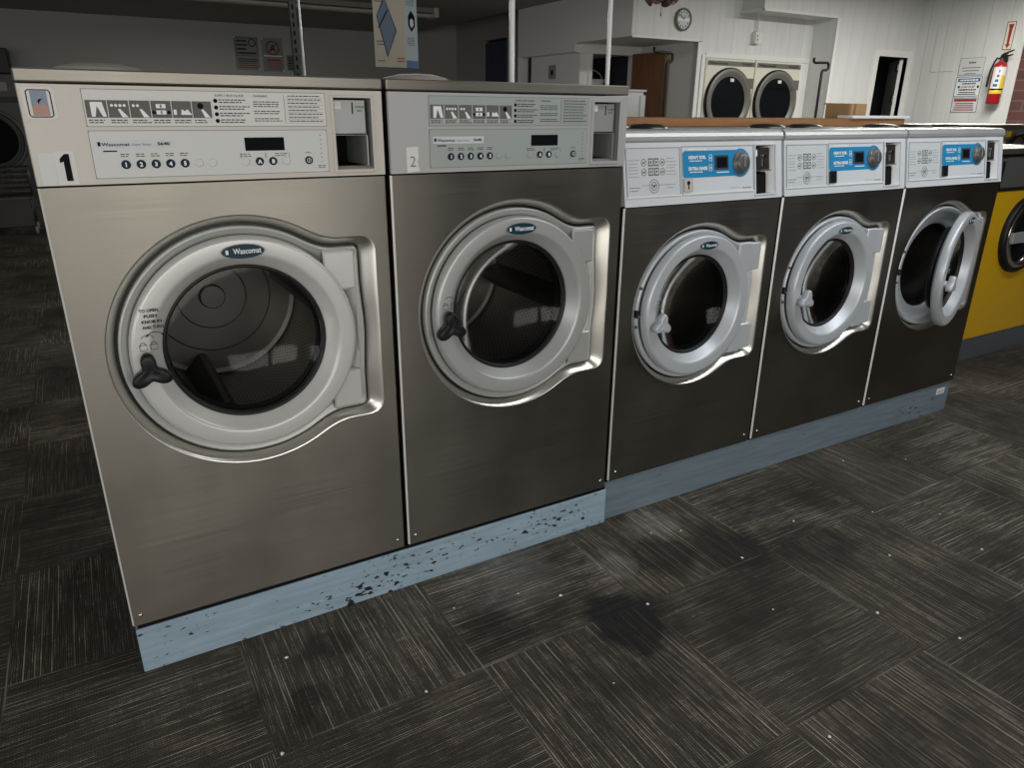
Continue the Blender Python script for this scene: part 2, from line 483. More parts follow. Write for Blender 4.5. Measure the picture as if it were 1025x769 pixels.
def loops(mb, L, m, smooth=True):
    vs = []; fs = []
    for l in L: vs += l
    for j in range(len(L) - 1):
        for i in range(NP): fs.append((j * NP + i, j * NP + (i + 1) % NP, (j + 1) * NP + (i + 1) % NP, (j + 1) * NP + i))
    mb.add(vs, fs, m, smooth)
def holed(mb, outer, holes, y, m):
    """flat front sheet with holes, in the xz plane at depth y"""
    P = [outer] + holes
    tri = tessellate_polygon([[Vector((a, b, 0)) for a, b in l] for l in P])
    flat = [(a, y, b) for l in P for a, b in l]
    mb.add(flat, [tuple(t) for t in tri], m)

def lobed_knob(mb, c, y0, y1, rot, r0, r1, m, n=72):
    pts = []
    def ring(k, y):
        out = []
        for i in range(n):
            a = 2 * PI * i / n
            f = max(0, math.cos(1.5 * ((a - rot + PI / 3) % (2 * PI / 3) - PI / 3))) ** 2.3
            r = (r0 + (r1 - r0) * f) * k
            out.append((c[0] + r * math.cos(a), y, c[1] + r * math.sin(a)))
        return out
    L = [ring(.35, y0 + .004), ring(.8, y0), ring(.95, y0 + .003), ring(1.0, y0 + .008), ring(.96, y1)]
    vs = []; fs = []
    for l in L: vs += l
    for j in range(len(L) - 1):
        for i in range(n): fs.append((j * n + i, j * n + (i + 1) % n, (j + 1) * n + (i + 1) % n, (j + 1) * n + i))
    fs.append(tuple(range(n))); fs.append(tuple(range(4 * n, 5 * n)))
    mb.add(vs, fs, m, True)

def badge(parent, cx, cz, y, a, b):
    mb = MB(M['teal'])
    mb.prism([(cx + a * math.cos(2 * PI * i / 48), cz + b * math.sin(2 * PI * i / 48)) for i in range(48)], y - .003, y + .004, M['teal'])
    pts = [(cx + a * 1.0 * math.cos(2 * PI * i / 48), y - .0031, cz + b * 1.0 * math.sin(2 * PI * i / 48)) for i in range(49)]
    mb.tube(pts, .0009, M['inner_steel'], 6)
    mb.text('Wascomat', cx + .009, cz - b * .28, y - .003, b * 1.05, M['white'], 'CENTER', .018, width=a * 1.3)
    mb.rect(cx - a * .80, cx - a * .68, cz - b * .28, cz + b * .30, y - .003, M['white'])
    o = mb.build('brand_badge', parent); o['label'] = 'dark teal oval badge with white lettering'
    return o

def make_door(g, parent, ring_mat, knob_mat, knob_pos, knob_rot, old=True):
    """door assembly in machine space; returns the door object whose origin sits on the hinge line"""
    hx = g['cx'] + g['hinge']
    mb = MB(ring_mat)
    r0, r1 = g['gr'], g['dr']
    c = (g['cx'], 0, g['cz'])
    yf = g['yf']
    prof = [(r0 - .004, yf + .048), (r0 - .001, yf + .040), (r0 + .003, yf + .034), (r0 + .022, yf + .008), (r0 + .0235, yf + .006), (r0 + .027, yf + .0022), (r0 + .030, yf + .0012), (r0 + .034, yf + .0008),
            (r1 - .010, yf), (r1 - .007, yf + .0004), (r1 - .003, yf + .003), (r1 - .0015, yf + .006), (r1, yf + .009), (r1 + .001, yf + .022), (r1 - .001, yf + .030), (r1 - .004, yf + .034), (r0 + .02, yf + .050)]
    mb.lathe(prof, c, 'y', 128, ring_mat, True, closed=True)
    # arm that carries the ring to the hinge
    for sg in (1, -1):
        zc = g['cz'] + sg * g['arm']
        mb.box(g['cx'] + g['ax0'], hx + .004, yf + .014, yf + .030, zc - .048, zc + .048, ring_mat, .004)
    if not old:
        for k in (-1, 1):
            pass
    door = mb.build('door', None)
    subs = []
    mb = MB(M['black'])
    mb.lathe([(r0 - .008, yf + .046), (r0 - .007, yf + .038), (r0 - .003, yf + .034), (r0 + .003, yf + .037), (r0 + .001, yf + .060), (r0 - .008, yf + .064)], c, 'y', 96, M['black'], True, closed=True)
    mb.lathe([(r0 - .010, yf + .056), (r0 + .006, yf + .060), (r0 + .004, yf + .076), (r0 - .012, yf + .079)], c, 'y', 96, M['black'], True, closed=True)
    subs.append(mb.build('door_gasket', None))
    mb = MB(M['glass'])
    rg = r0 - .006
    P = []
    if g.get('bowl', 0) > 0:
        bd = g['bowl']
        for i in range(0, 15):
            q = 1 - i / 14
            P.append((max(rg * q, .0005), yf + .046 + bd * (1 - q ** 2.4)))
    mb.lathe(P, c, 'y', 96, M['glass'], True)
    subs.append(mb.build('door_glass', None))
    mb = MB(knob_mat)
    kx, kz = g['cx'] + knob_pos[0], g['cz'] + knob_pos[1]
    lobed_knob(mb, (kx, kz), yf - .034, yf - .010, knob_rot, .0190, .046 if old else .038, knob_mat)
    mb.cyl(.015, yf - .012, yf + .002, (kx, 0, kz), 'y', 24, knob_mat)
    o = mb.build('door_knob', None)
    o['label'] = 'black three-lobed turning knob' if old else 'grey three-lobed turning knob'
    subs.append(o)
    # padlock pictograms over the knob
    mb = MB(M['ink_light'])
    px, pz = kx + (.006 if old else .002), kz + .050
    for k, dx in enumerate((-.011, .011)):
        mb.tube([(px + dx + .005 * math.cos(a * PI / 8) * (1 if k else 1), yf - .0004, pz + .008 + .006 * math.sin(a * PI / 8)) for a in range(0, 9)], .0006, M['ink'] if old else M['ink_light'], 5)
        mb.tube([(px + dx - .007, yf - .0004, pz + .008), (px + dx + .007, yf - .0004, pz + .008), (px + dx + .007, yf - .0004, pz - .004), (px + dx - .007, yf - .0004, pz - .004), (px + dx - .007, yf - .0004, pz + .008)], .0006, M['ink'] if old else M['ink_light'], 5)
    mb.tube([(px + .013 * math.cos(a * PI / 10), yf - .0004, pz + .020 + .010 * math.sin(a * PI / 10)) for a in range(1, 10)], .0006, M['ink'] if old else M['ink_light'], 5)
    subs.append(mb.build('padlock_print', None))
    for d in [door] + subs:
        for v in d.data.vertices: v.co.x -= hx; v.co.y -= yf + .022
    door.parent = parent; door.location = (hx, yf + .022, 0)
    for d in subs: d.parent = door
    bd = badge(door, g['cx'] - hx + g['bx'], g['cz'] + g['bz'], -.022, .047 if old else .040, .0165 if old else .014)
    return door

def make_drum(g, parent, ph=0.2):
    c = (g['cx'], 0, g['cz'])
    mb = MB(M['drum'], M['drum_back'])
    R = g['gr'] + .055; d0, d1 = .085, g['dd']
    N = 24
    mb.lathe([(R, d0 + (d1 - d0) * i / N) for i in range(N + 1)], c, 'y', 96, M['drum'], True, uv=True)
    mb.lathe([(g['gr'] + .004, d0 - .012), (g['gr'] + .010, d0 - .002), (g['gr'] + .03, d0 + .004), (R, d0)], c, 'y', 96, M['drum_back'], True)
    mb.lathe([(R, d1), (R - .012, d1 + .004), (.17, d1 + .0042), (.168, d1 + .003), (.166, d1 + .0042), (.10, d1 + .0045), (.098, d1 + .0035), (.096, d1 + .0045), (.037, d1 + .005), (.036, d1 + .003), (.036, d1 - .010), (.0355, d1 - .012), (.034, d1 - .0145), (.033, d1 - .015), (.0005, d1 - .0152)], c, 'y', 96, M['drum_back'], False)
    dr = mb.build('drum', parent)
    mb = MB(M['bellows'])
    r_ = g['gr'] + .004
    mb.lathe([(r_ + .006, .052), (r_, .056), (r_ + .003, .061), (r_ - .004, .066), (r_ + .002, .072), (r_ - .006, .078), (r_ + .001, .085), (r_ + .012, .088)], c, 'y', 96, M['bellows'], True)
    mb.build('door_bellows', parent)
    for k in range(3):
        a = ph + k * 2 * PI / 3
        mb = MB(M['drum_back'])
        pr = [(-.045, .004), (-.03, -.02), (-.012, -.058), (.0, -.064), (.012, -.058), (.03, -.02), (.045, .004)]
        vs = []; fs = []
        for j, y in enumerate((d0 + .01, d1 - .002)):
            for (tt, rr) in pr:
                r = R + rr; ta = a + .0
                x = r * math.cos(ta) - tt * math.sin(ta); z = r * math.sin(ta) + tt * math.cos(ta)
                vs.append((c[0] + x, y, c[2] + z))
        n = len(pr)
        for i in range(n - 1): fs.append((i, i + 1, n + i + 1, n + i))
        fs.append(tuple(range(n))); fs.append(tuple(range(n, 2 * n)))
        mb.add(vs, fs, M['drum_back'])
        mb.build('lifter_rib', dr)
    return dr

def make_cabinet(g, parent, fx0, fx1, z0, z1, depth, steel):
    mb = MB(steel, M['steel_rim'], M['dark_metal'])
    rs0 = recess_radius(g, 0)
    hole = [(p[0], p[2]) for p in polar(g, rs0, 0)]
    b = .004
    holed(mb, [(fx0 + b, z0 + b), (fx1 - b, z0 + b), (fx1 - b, z1), (fx0 + b, z1)], [hole], g['y0'], steel)
    y0 = g['y0']
    L = [polar(g, rs0, y0)]
    for o, dy in ((.0015, .0004), (.004, .002), (.0175, .022), (.0190, .025), (.0195, .040)):
        L.append(polar(g, recess_radius(g, o), y0 + dy))
    loops(mb, L, M['steel_rim'])
    # rolled edges (glint painted on left and bottom) and the box behind the front sheet
    ye = y0 + .006
    mb.add([(fx0 + b, y0, z0 + b), (fx0, ye, z0 + b), (fx0, ye, z1), (fx0 + b, y0, z1)], [(0, 1, 2, 3)], M['edge'])
    mb.add([(fx1 - b, y0, z0 + b), (fx1, ye, z0 + b), (fx1, ye, z1), (fx1 - b, y0, z1)], [(0, 1, 2, 3)], M['steel_rim'])
    mb.add([(fx0 + b, y0, z0 + b), (fx0, ye, z0), (fx1, ye, z0), (fx1 - b, y0, z0 + b)], [(0, 1, 2, 3)], M['edge'])
    x0, x1 = fx0, fx1
    vs = [(x, y, z) for y in (ye, depth) for z in (z0, z1) for x in (x0, x1)]
    mb.add(vs, [(0, 2, 6, 4), (1, 3, 7, 5), (2, 3, 7, 6), (0, 1, 5, 4), (4, 5, 7, 6)], M['dark_metal'])
    return mb.build('cabinet', parent)

def make_surround(g, parent, m, old=True):
    mb = MB(m, M['black'])
    y0 = g['y0']
    loops(mb, [polar(g, recess_radius(g, .019), y0 + .030), polar(g, recess_radius(g, .029), y0 + .030)], M['black'])
    L = []
    for o, dy in ((.0262, .036), (.0262, .016), (.028, .012), (.032, .011), (.036, .016), (.040, .016), (.044, .020)):
        L.append(polar(g, recess_radius(g, o), y0 + dy))
    rin = g['gr'] + .006
    base = [min(r, g['dr'] + .002) for r in recess_radius(g, .05)]
    L.append(polar(g, base, y0 + .024))
    for r, dy in ((g['dr'] + .001, .034), (g['dr'] - .02, .040), (rin + .03, .042), (rin + .008, .044), (rin + .004, .050), (rin + .004, .088)):
        L.append(polar(g, [min(r, b) for b in base], y0 + dy))
    loops(mb, L, m)
    return mb.build('door_surround', parent)

def make_hinge(g, parent, m):
    hx = g['cx'] + g['hinge']
    for sg in (1, -1):
        mb = MB(m)
        zc = g['cz'] + sg * g['hz']
        x0, x1 = g['cx'] + g['hx0'], g['cx'] + g['xt'] - .068
        mb.box(x0, x1, g['y0'] + .004, g['y0'] + .034, zc - .052, zc + .052, m, .004)
        mb.build('hinge_plate', parent)
    mb = MB(m)
    mb.cyl(.008, g['cz'] - g['hz'] + .05, g['cz'] + g['hz'] - .05, (hx + .012, g['y0'] + .022, 0), 'z', 16, m)
    mb.build('hinge_pin', parent)

def lines(mb, x0, x1, z, n, dz, y, m, h=.0022, seed=1, ragged=.3):
    """rows of fine print as short dashes"""
    rnd = random.Random(seed)
    for i in range(n):
        x = x0; zz = z - i * dz; xe = x1 - rnd.random() * ragged * (x1 - x0)
        while x < xe - .002:
            w = min(rnd.uniform(.004, .011), xe - x)
            mb.rect(x, x + w, zz - h / 2, zz + h / 2, y, m, .0003)
            x += w + .0018

def roundpts(cx, cz, r, n=28, sx=1.0):
    return [(cx + sx * r * math.cos(2 * PI * i / n), cz + r * math.sin(2 * PI * i / n)) for i in range(n)]

# =============== tall machines (two)
W1 = .720; ZB1, ZP1, ZL1, ZT1 = .1435, 1.1992, 1.3879, 1.416
G1 = dict(cx=.360, cz=.823, R=.303, ht=.236, xt=.322, gr=.186, dr=.256, yf=-.012, y0=0.0, hinge=.262, arm=.155, ax0=.19, hz=.155, hx0=.190, bx=.006, bz=.223, bowl=.060, dd=.55)

def tall_washer(loc, label, second):
    root = empty('washing_machine', loc, 0, label=label, cat='washing machine')
    steel = M['steel']; sat = M['satin_cool'] if second else M['satin']
    make_cabinet(G1, root, 0, W1, ZB1 - loc[2], ZP1 - .002, .82, steel)
    # lid
    mb = MB(M['steel_lid'])
    mb.box(-.001, W1 + .001, -.004, .82, ZL1 + .003, ZT1, M['steel_lid'], .003)
    mb.build('lid', root)
    mb = MB(M['steel_lid'])
    mb.lathe([(.105, 0), (.103, .006), (.085, .016), (.05, .024), (.0005, .027)], (.155 if not second else .203, .30, ZT1 + .0002), 'z', 48, M['satin'], True)
    mb.build('vent_cap', root)
    # control fascia with an opening for the coin box
    mb = MB(sat, M['dark_metal'])
    zc0, zc1, xc0, xc1 = 1.216, 1.372, .602, .690
    holed(mb, [(.002, ZP1 + .002), (W1 - .002, ZP1 + .002), (W1 - .002, ZL1), (.002, ZL1)], [[(xc0, zc0), (xc1, zc0), (xc1, zc1), (xc0, zc1)]], -.003, sat)
    z0, z1 = ZP1 + .002, ZL1
    mb.add([(0.002, -.003, z0), (.0, .003, z0), (.0, .003, z1), (.002, -.003, z1)], [(0, 1, 2, 3)], sat)
    mb.add([(W1 - .002, -.003, z0), (W1, .003, z0), (W1, .003, z1), (W1 - .002, -.003, z1)], [(0, 1, 2, 3)], sat)
    mb.add([(.002, -.003, z0), (W1 - .002, -.003, z0), (W1, .02, z0), (0, .02, z0)], [(0, 1, 2, 3)], M['dark_metal'])
    vs = [(x, y, z) for y in (.003, .6) for z in (z0, z1) for x in (0, W1)]
    mb.add(vs, [(0, 2, 6, 4), (1, 3, 7, 5), (0, 1, 5, 4), (4, 5, 7, 6)], M['dark_metal'])
    fr = [(xc0 - .008, zc0 - .008), (xc1 + .008, zc0 - .008), (xc1 + .008, zc1 + .006), (xc0 - .008, zc1 + .006)]
    for a, b, cc, d in ((xc0 - .008, xc0, zc0 - .008, zc1 + .006), (xc1, xc1 + .006, zc0 - .008, zc1 + .006), (xc0, xc1, zc1, zc1 + .006), (xc0, xc1, zc0 - .008, zc0)):
        mb.box(a, b, -.006, 0, cc, d, sat, .001)
    panel = mb.build('control_panel', root)
    # recessed coin box
    mb = MB(M['inner_steel'], M['pocket_shade'], M['ink'])
    mb.add([(xc0, -.003, zc0), (xc0, .05, zc0), (xc0, .05, zc1), (xc0, -.003, zc1)], [(0, 1, 2, 3)], M['inner_steel'])
    mb.add([(xc1, -.003, zc0), (xc1, .05, zc0), (xc1, .05, zc1), (xc1, -.003, zc1)], [(0, 1, 2, 3)], M['inner_steel'])
    mb.add([(xc0, -.003, zc1), (xc1, -.003, zc1), (xc1, .05, zc1), (xc0, .05, zc1)], [(0, 1, 2, 3)], M['dark_metal'])
    mb.add([(xc0, -.003, zc0), (xc1, -.003, zc0), (xc1, .02, zc0 + .006), (xc0, .02, zc0 + .006)], [(0, 1, 2, 3)], sat)
    mb.add([(xc0, .02, zc0 + .006), (xc1, .02, zc0 + .006), (xc1, .20, zc0 + .007), (xc0, .20, zc0 + .007)], [(0, 1, 2, 3)], M['pocket_shade'])
    zm = 1.291
    mb.box(xc0 + .001, xc1 - .010, .008, .012, zm, zc1 - .004, M['inner_steel'], .001)
    mb.box(xc0 + .001, xc1 - .010, .008, .20, zm, zm + .004, M['inner_steel'])
    mb.box(xc1 - .010, xc1 - .007, .008, .16, zc0 + .006, zm, M['inner_steel'])
    mb.box(xc0, xc1 - .010, .16, .17, zc0, zm, M['pocket_shade'])
    mb.box(xc0 + .001, xc0 + .004, .008, .16, zc0 + .006, zm, M['pocket_shade'])
    mb.rect(xc0 + .046, xc0 + .049, 1.338, 1.363, .008, M['ink'])
    mb.text('QUARTERS', xc0 + .054, 1.351, .008, .0062, M['ink'], width=.022)
    mb.text('ONLY', xc0 + .058, 1.343, .008, .0062, M['ink'], width=.012)
    mb.rect(xc0 + .004, xc0 + .020, 1.348, 1.364, .0075, M['paper'])
    lines(mb, xc0 + .016, xc1 - .02, zm + .003, 1, .01, .0077, M['ink'], .002, 5, 0)
    mb.build('coin_box', root)
    # instruction sheet
    y = -.003
    mb = MB(M['white_sheet'] if second else M['paper'])
    mb.prism(rrect(.106, .582, 1.312, 1.380, .002), y - .0010, y, M['insert_green'] if second else M['paper'])
    ys = y - .0010
    for k in range(6):
        x = .1085 + k * .0388
        mb.rect(x, x + .0376, 1.328, 1.3605, ys, M['ink_grey'])
        lines(mb, x + .002, x + .036, 1.3235, 2, .0045, ys, M['ink'], .0018, 10 + k, .3)
    yi = ys - .0006
    # clothing, dial, hand, drawer and coin pictograms
    mb.prism([(.117, 1.357), (.138, 1.357), (.143, 1.330), (.1365, 1.330), (.128, 1.350), (.1235, 1.330), (.117, 1.330)], yi - .0004, yi, M['white'])
    for k in (1, 2, 5):
        x = .1065 + k * .0388
        mb.prism([(x + .019, 1.344), (x + .023, 1.345), (x + .036, 1.329), (x + .025, 1.329)], yi - .0004, yi, M['white'])
        for q in range(4 if k == 1 else 2 if k == 2 else 0):
            mb.prism(roundpts(x + .009 + q * .0075, 1.351, .0028, 12), yi - .0003, yi, M['white'])
    x = .1045 + 3 * .0388
    for zz in (1.3345, 1.3465):
        mb.rect(x + .013, x + .031, zz, zz + .008, yi, M['white']); mb.rect(x + .0205, x + .0235, zz + .001, zz + .007, yi - .0003, M['ink_grey'])
    for sx in (.008, .036): mb.prism(roundpts(x + sx, 1.3385, .0035, 14), yi - .0003, yi, M['ink'])
    x = .1065 + 4 * .0388
    mb.rect(x + .004, x + .010, 1.334, 1.344, yi, M['white']); mb.prism([(x + .018, 1.334), (x + .020, 1.345), (x + .026, 1.341), (x + .031, 1.345), (x + .039, 1.334)], yi - .0003, yi, M['white'])
    x = .1065 + 5 * .0388
    mb.prism(roundpts(x + .018, 1.3515, .006, 16), yi - .0003, yi, M['ink'])
    mb.text('SUPPLY BOX GUIDE', .349, 1.3705, ys, .0062, M['ink'], width=.058)
    for k in range(4):
        zz = 1.362 - k * .0132
        mb.prism(roundpts(.3495, zz, .0042, 14), ys - .0004, ys, M['ink'])
        lines(mb, .356, .418, zz + .002, 2, .0048, ys, M['ink'], .0019, 30 + k, .25)
    mb.text('WARNING', .427, 1.3705, ys, .0062, M['ink'], width=.030)
    for k, zz in enumerate((1.361, 1.342, 1.327)): lines(mb, .426, .486, zz, 3 if k == 0 else 2, .0046, ys, M['ink'], .0017, 40 + k, .2)
    mb.rect(.4915, .4922, 1.318, 1.376, ys, M['ink_grey'])
    for k in range(8):
        zz = 1.374 - k * .0074
        lines(mb, .500, .576, zz, 1, .005, ys, M['ink'], .0018, 50 + k, .15)
        mb.rect(.497, .578, zz - .0040, zz - .0036, ys, M['ink_grey'])
    for k in range(6): mb.rect(.1080 + (k + 1) * .0388 - .0012, .1080 + (k + 1) * .0388, 1.319, 1.3605, ys - .0002, M['paper'])
    mb.build('instruction_sheet', panel)
    # keypad plate
    ins = M['insert_green'] if second else M['insert']
    mb = MB(ins)
    mb.prism(rrect(.1055, .5805, 1.213, 1.303, .003), y - .0010, y, ins)
    mb.prism([(.1045, 1.212), (.5815, 1.212), (.5815, 1.304), (.1045, 1.304)], y - .0003, y, M['ink_grey']); mb.prism([(.105, 1.311), (.583, 1.311), (.583, 1.381), (.105, 1.381)], y - .0003, y, M['ink_grey'])
    mb.rect(.114, .256, 1.2695, 1.2865, ys, M['white_sheet'])
    mb.text('Wascomat', .1245, 1.2745, ys - .0006, .0095, M['ink'], bold=.012, width=.050)
    mb.rect(.1175, .1225, 1.2745, 1.2825, ys - .0006, M['ink'])
    mb.text('Super Senior', .179, 1.2752, ys - .0006, .0062, M['ink_grey'], width=.036)
    mb.text('S640', .226, 1.2752, ys - .0006, .0085, M['ink'], bold=.03, width=.0235)
    mb.rect(.125, .150, 1.2635, 1.2660, ys, M['ink'])
    for k in range(5): lines(mb, .155 + k * .0278, .173 + k * .0278, 1.2585, 2, .0042, ys, M['ink'], .0016, 60 + k, .3)
    lines(mb, .386, .420, 1.2545, 2, .0045, ys, M['ink'], .0014, 70); lines(mb, .461, .492, 1.2545, 2, .0045, ys, M['ink'], .0014, 71)
    for xx in (.388, .4395, .4415, .492): mb.rect(xx, xx + .0006, 1.245, 1.256, ys, M['ink_grey'])
    mb.text('START', .5285, 1.2535, ys, .0045, M['ink'], width=.013)
    for k in range(7): mb.rect(.5645, .5670, 1.291 - k * .0095, 1.2925 - k * .0095, ys, M['ink'])
    lines(mb, .556, .574, 1.226, 2, .004, ys, M['ink'], .0014, 72)
    kp = mb.build('keypad_plate', panel)
    mb = MB(M['lcd']); mb.box(.399, .4835, ys - .0008, ys + .0006, 1.261, 1.2885, M['lcd'], .0004); mb.build('display', panel)
    for k, (x, t_) in enumerate([(.162, '1'), (.190, '2'), (.2178, '3'), (.2456, '4'), (.2734, '5'), (.301, None), (.3285, None), (.397, None), (.4265, 'A'), (.4555, 'B'), (.485, None), (.5355, 'o')]):
        mb = MB(M['navy'] if t_ else ins)
        r = .0088
        mb.lathe([(r, ys + .0006), (r, ys - .0016), (r - .0016, ys - .0026), (.0004, ys - .0028)], (x, 0, 1.2385), 'y', 24, M['navy'] if t_ else ins, False)
        if t_ in ('o',):
            mb.tube([(x + .0045 * math.cos(a * PI / 8), ys - .003, 1.2385 + .0045 * math.sin(a * PI / 8)) for a in range(17)], .0007, M['white'], 5)
            mb.rect(x - .0005, x + .0005, 1.2355, 1.2415, ys - .0028, M['white'])
        elif t_:
            mb.text(t_, x, 1.2385 - .0040, ys - .0028, .0115, M['white'], 'CENTER', .045)
        o = mb.build('button', panel)
        if t_ and t_ != 'o': o['label'] = 'round navy push button marked ' + t_
        elif not t_: o['label'] = 'round silver push button without a mark'
        else: o['label'] = 'round navy start button'
    # number label
    if not second:
        mb = MB(M['paper'])
        mb.rect(.0385, .0735, 1.2035, 1.266, y, M['paper'], .0005)
        mb.prism([(.0535, 1.210), (.0645, 1.210), (.0645, 1.261), (.0565, 1.261), (.0475, 1.252), (.0475, 1.244), (.0535, 1.247)], y - .0012, y - .0005, M['ink'])
        o = mb.build('number_label', root); o['label'] = 'white label with a bold black 1'
        mb = MB(M['insert']); mb.rect(.012, .0380, 1.203, 1.264, y, M['insert'], .0003)
        o = mb.build('paper_patch', root); o['label'] = 'faded silver patch left of the number'
        mb = MB(M['paper'])
        mb.prism(rrect(.008, .060, 1.326, 1.382, .004), y - .0005, y, M['paper'])
        mb.prism([(.0135, 1.332), (.018, 1.328), (.050, 1.328), (.0545, 1.332), (.0545, 1.374), (.050, 1.378), (.018, 1.378), (.0135, 1.374)], y - .001, y - .0005, M['ink'])
        mb.prism([(.0155, 1.3325), (.0185, 1.330), (.0495, 1.330), (.0525, 1.3325), (.0525, 1.3735), (.0495, 1.376), (.0185, 1.376), (.0155, 1.3735)], y - .0014, y - .001, M['paper'])
        mb.rect(.0205, .0475, 1.331, 1.3755, y - .0014, M['art_sky'])
        mb.prism([(.0205, 1.331), (.0475, 1.331), (.0475, 1.346), (.042, 1.352), (.036, 1.349), (.030, 1.356), (.0205, 1.345)], y - .0025, y - .002, M['art_rock'])
        mb.prism([(.032, 1.351), (.034, 1.356), (.040, 1.362), (.034, 1.361), (.031, 1.357)], y - .0029, y - .0025, M['ink'])
        o = mb.build('picture_sticker', root); o['label'] = 'octagonal picture sticker in dusky blue and rust'
    else:
        mb = MB(M['paper'])
        mb.prism([(.043, 1.262), (.074, 1.264), (.0745, 1.238), (.071, 1.230), (.077, 1.206), (.043, 1.203)], y - .0005, y, M['paper'])
        mb.text('2', .059, 1.217, y - .0005, .036, M['ink_grey'], 'CENTER', -.012)
        o = mb.build('number_label', root); o['label'] = 'torn white label with a faint handwritten 2'
    make_surround(G1, root, M['cast'])
    make_hinge(G1, root, M['cast'])
    door = make_door(G1, root, M['cast_light'] if not second else M['cast'], M['black'], (-.222, -.022), math.radians(94), True)
    if not second:
        hx = G1['cx'] + G1['hinge']; mb = MB(M['ink']); yy = -.0225; NX = .156
        for k, (w_, ww) in enumerate((('TO OPEN,', .040), ('PUSH', .026), ('KNOB IN', .040), ('AND TURN', .042))):
            mb.text(w_, NX - hx + k * .0010, .932 - k * .0125, yy, .0095, M['ink'], 'CENTER', .03, width=ww)
        mb.tube([(NX + .004 - hx + .018 * math.cos(a), yy, .874 + .012 * math.sin(a)) for a in [PI * .12 + PI * .76 * i / 10 for i in range(11)]], .0007, M['ink'], 5)
        for sx in (-1, 1): mb.prism([(NX + .004 - hx + sx * .020, .876), (NX + .004 - hx + sx * .013, .8785), (NX + .004 - hx + sx * .015, .883)], yy - .0006, yy, M['ink'])
        o = mb.build('opening_notice', door); o['label'] = 'printed notice reading TO OPEN, PUSH KNOB IN AND TURN'
    make_drum(G1, root, .25 if not second else -.12)
    for sx in (.022, W1 - .022):
        mb = MB(M['screw']); mb.lathe([(.005, 0), (.0045, -.002), (.0004, -.0032)], (sx, -.0002, ZB1 + .032), 'y', 16, M['screw'], True); mb.build('screw', root)
    return root

# =============== lower machines (three)
W2 = .685; ZP2, ZL2, ZT2 = 1.0778, 1.2625, 1.2976; YS = .010; ZB2 = .155
G2 = dict(cx=.337, cz=.735, R=.280, ht=.222, xt=.306, gr=.170, dr=.240, yf=-.004, y0=0.0, hinge=.305, arm=.145, ax0=.18, hz=.145, hx0=.18, bx=.012, bz=.206, bowl=.045, dd=.50)

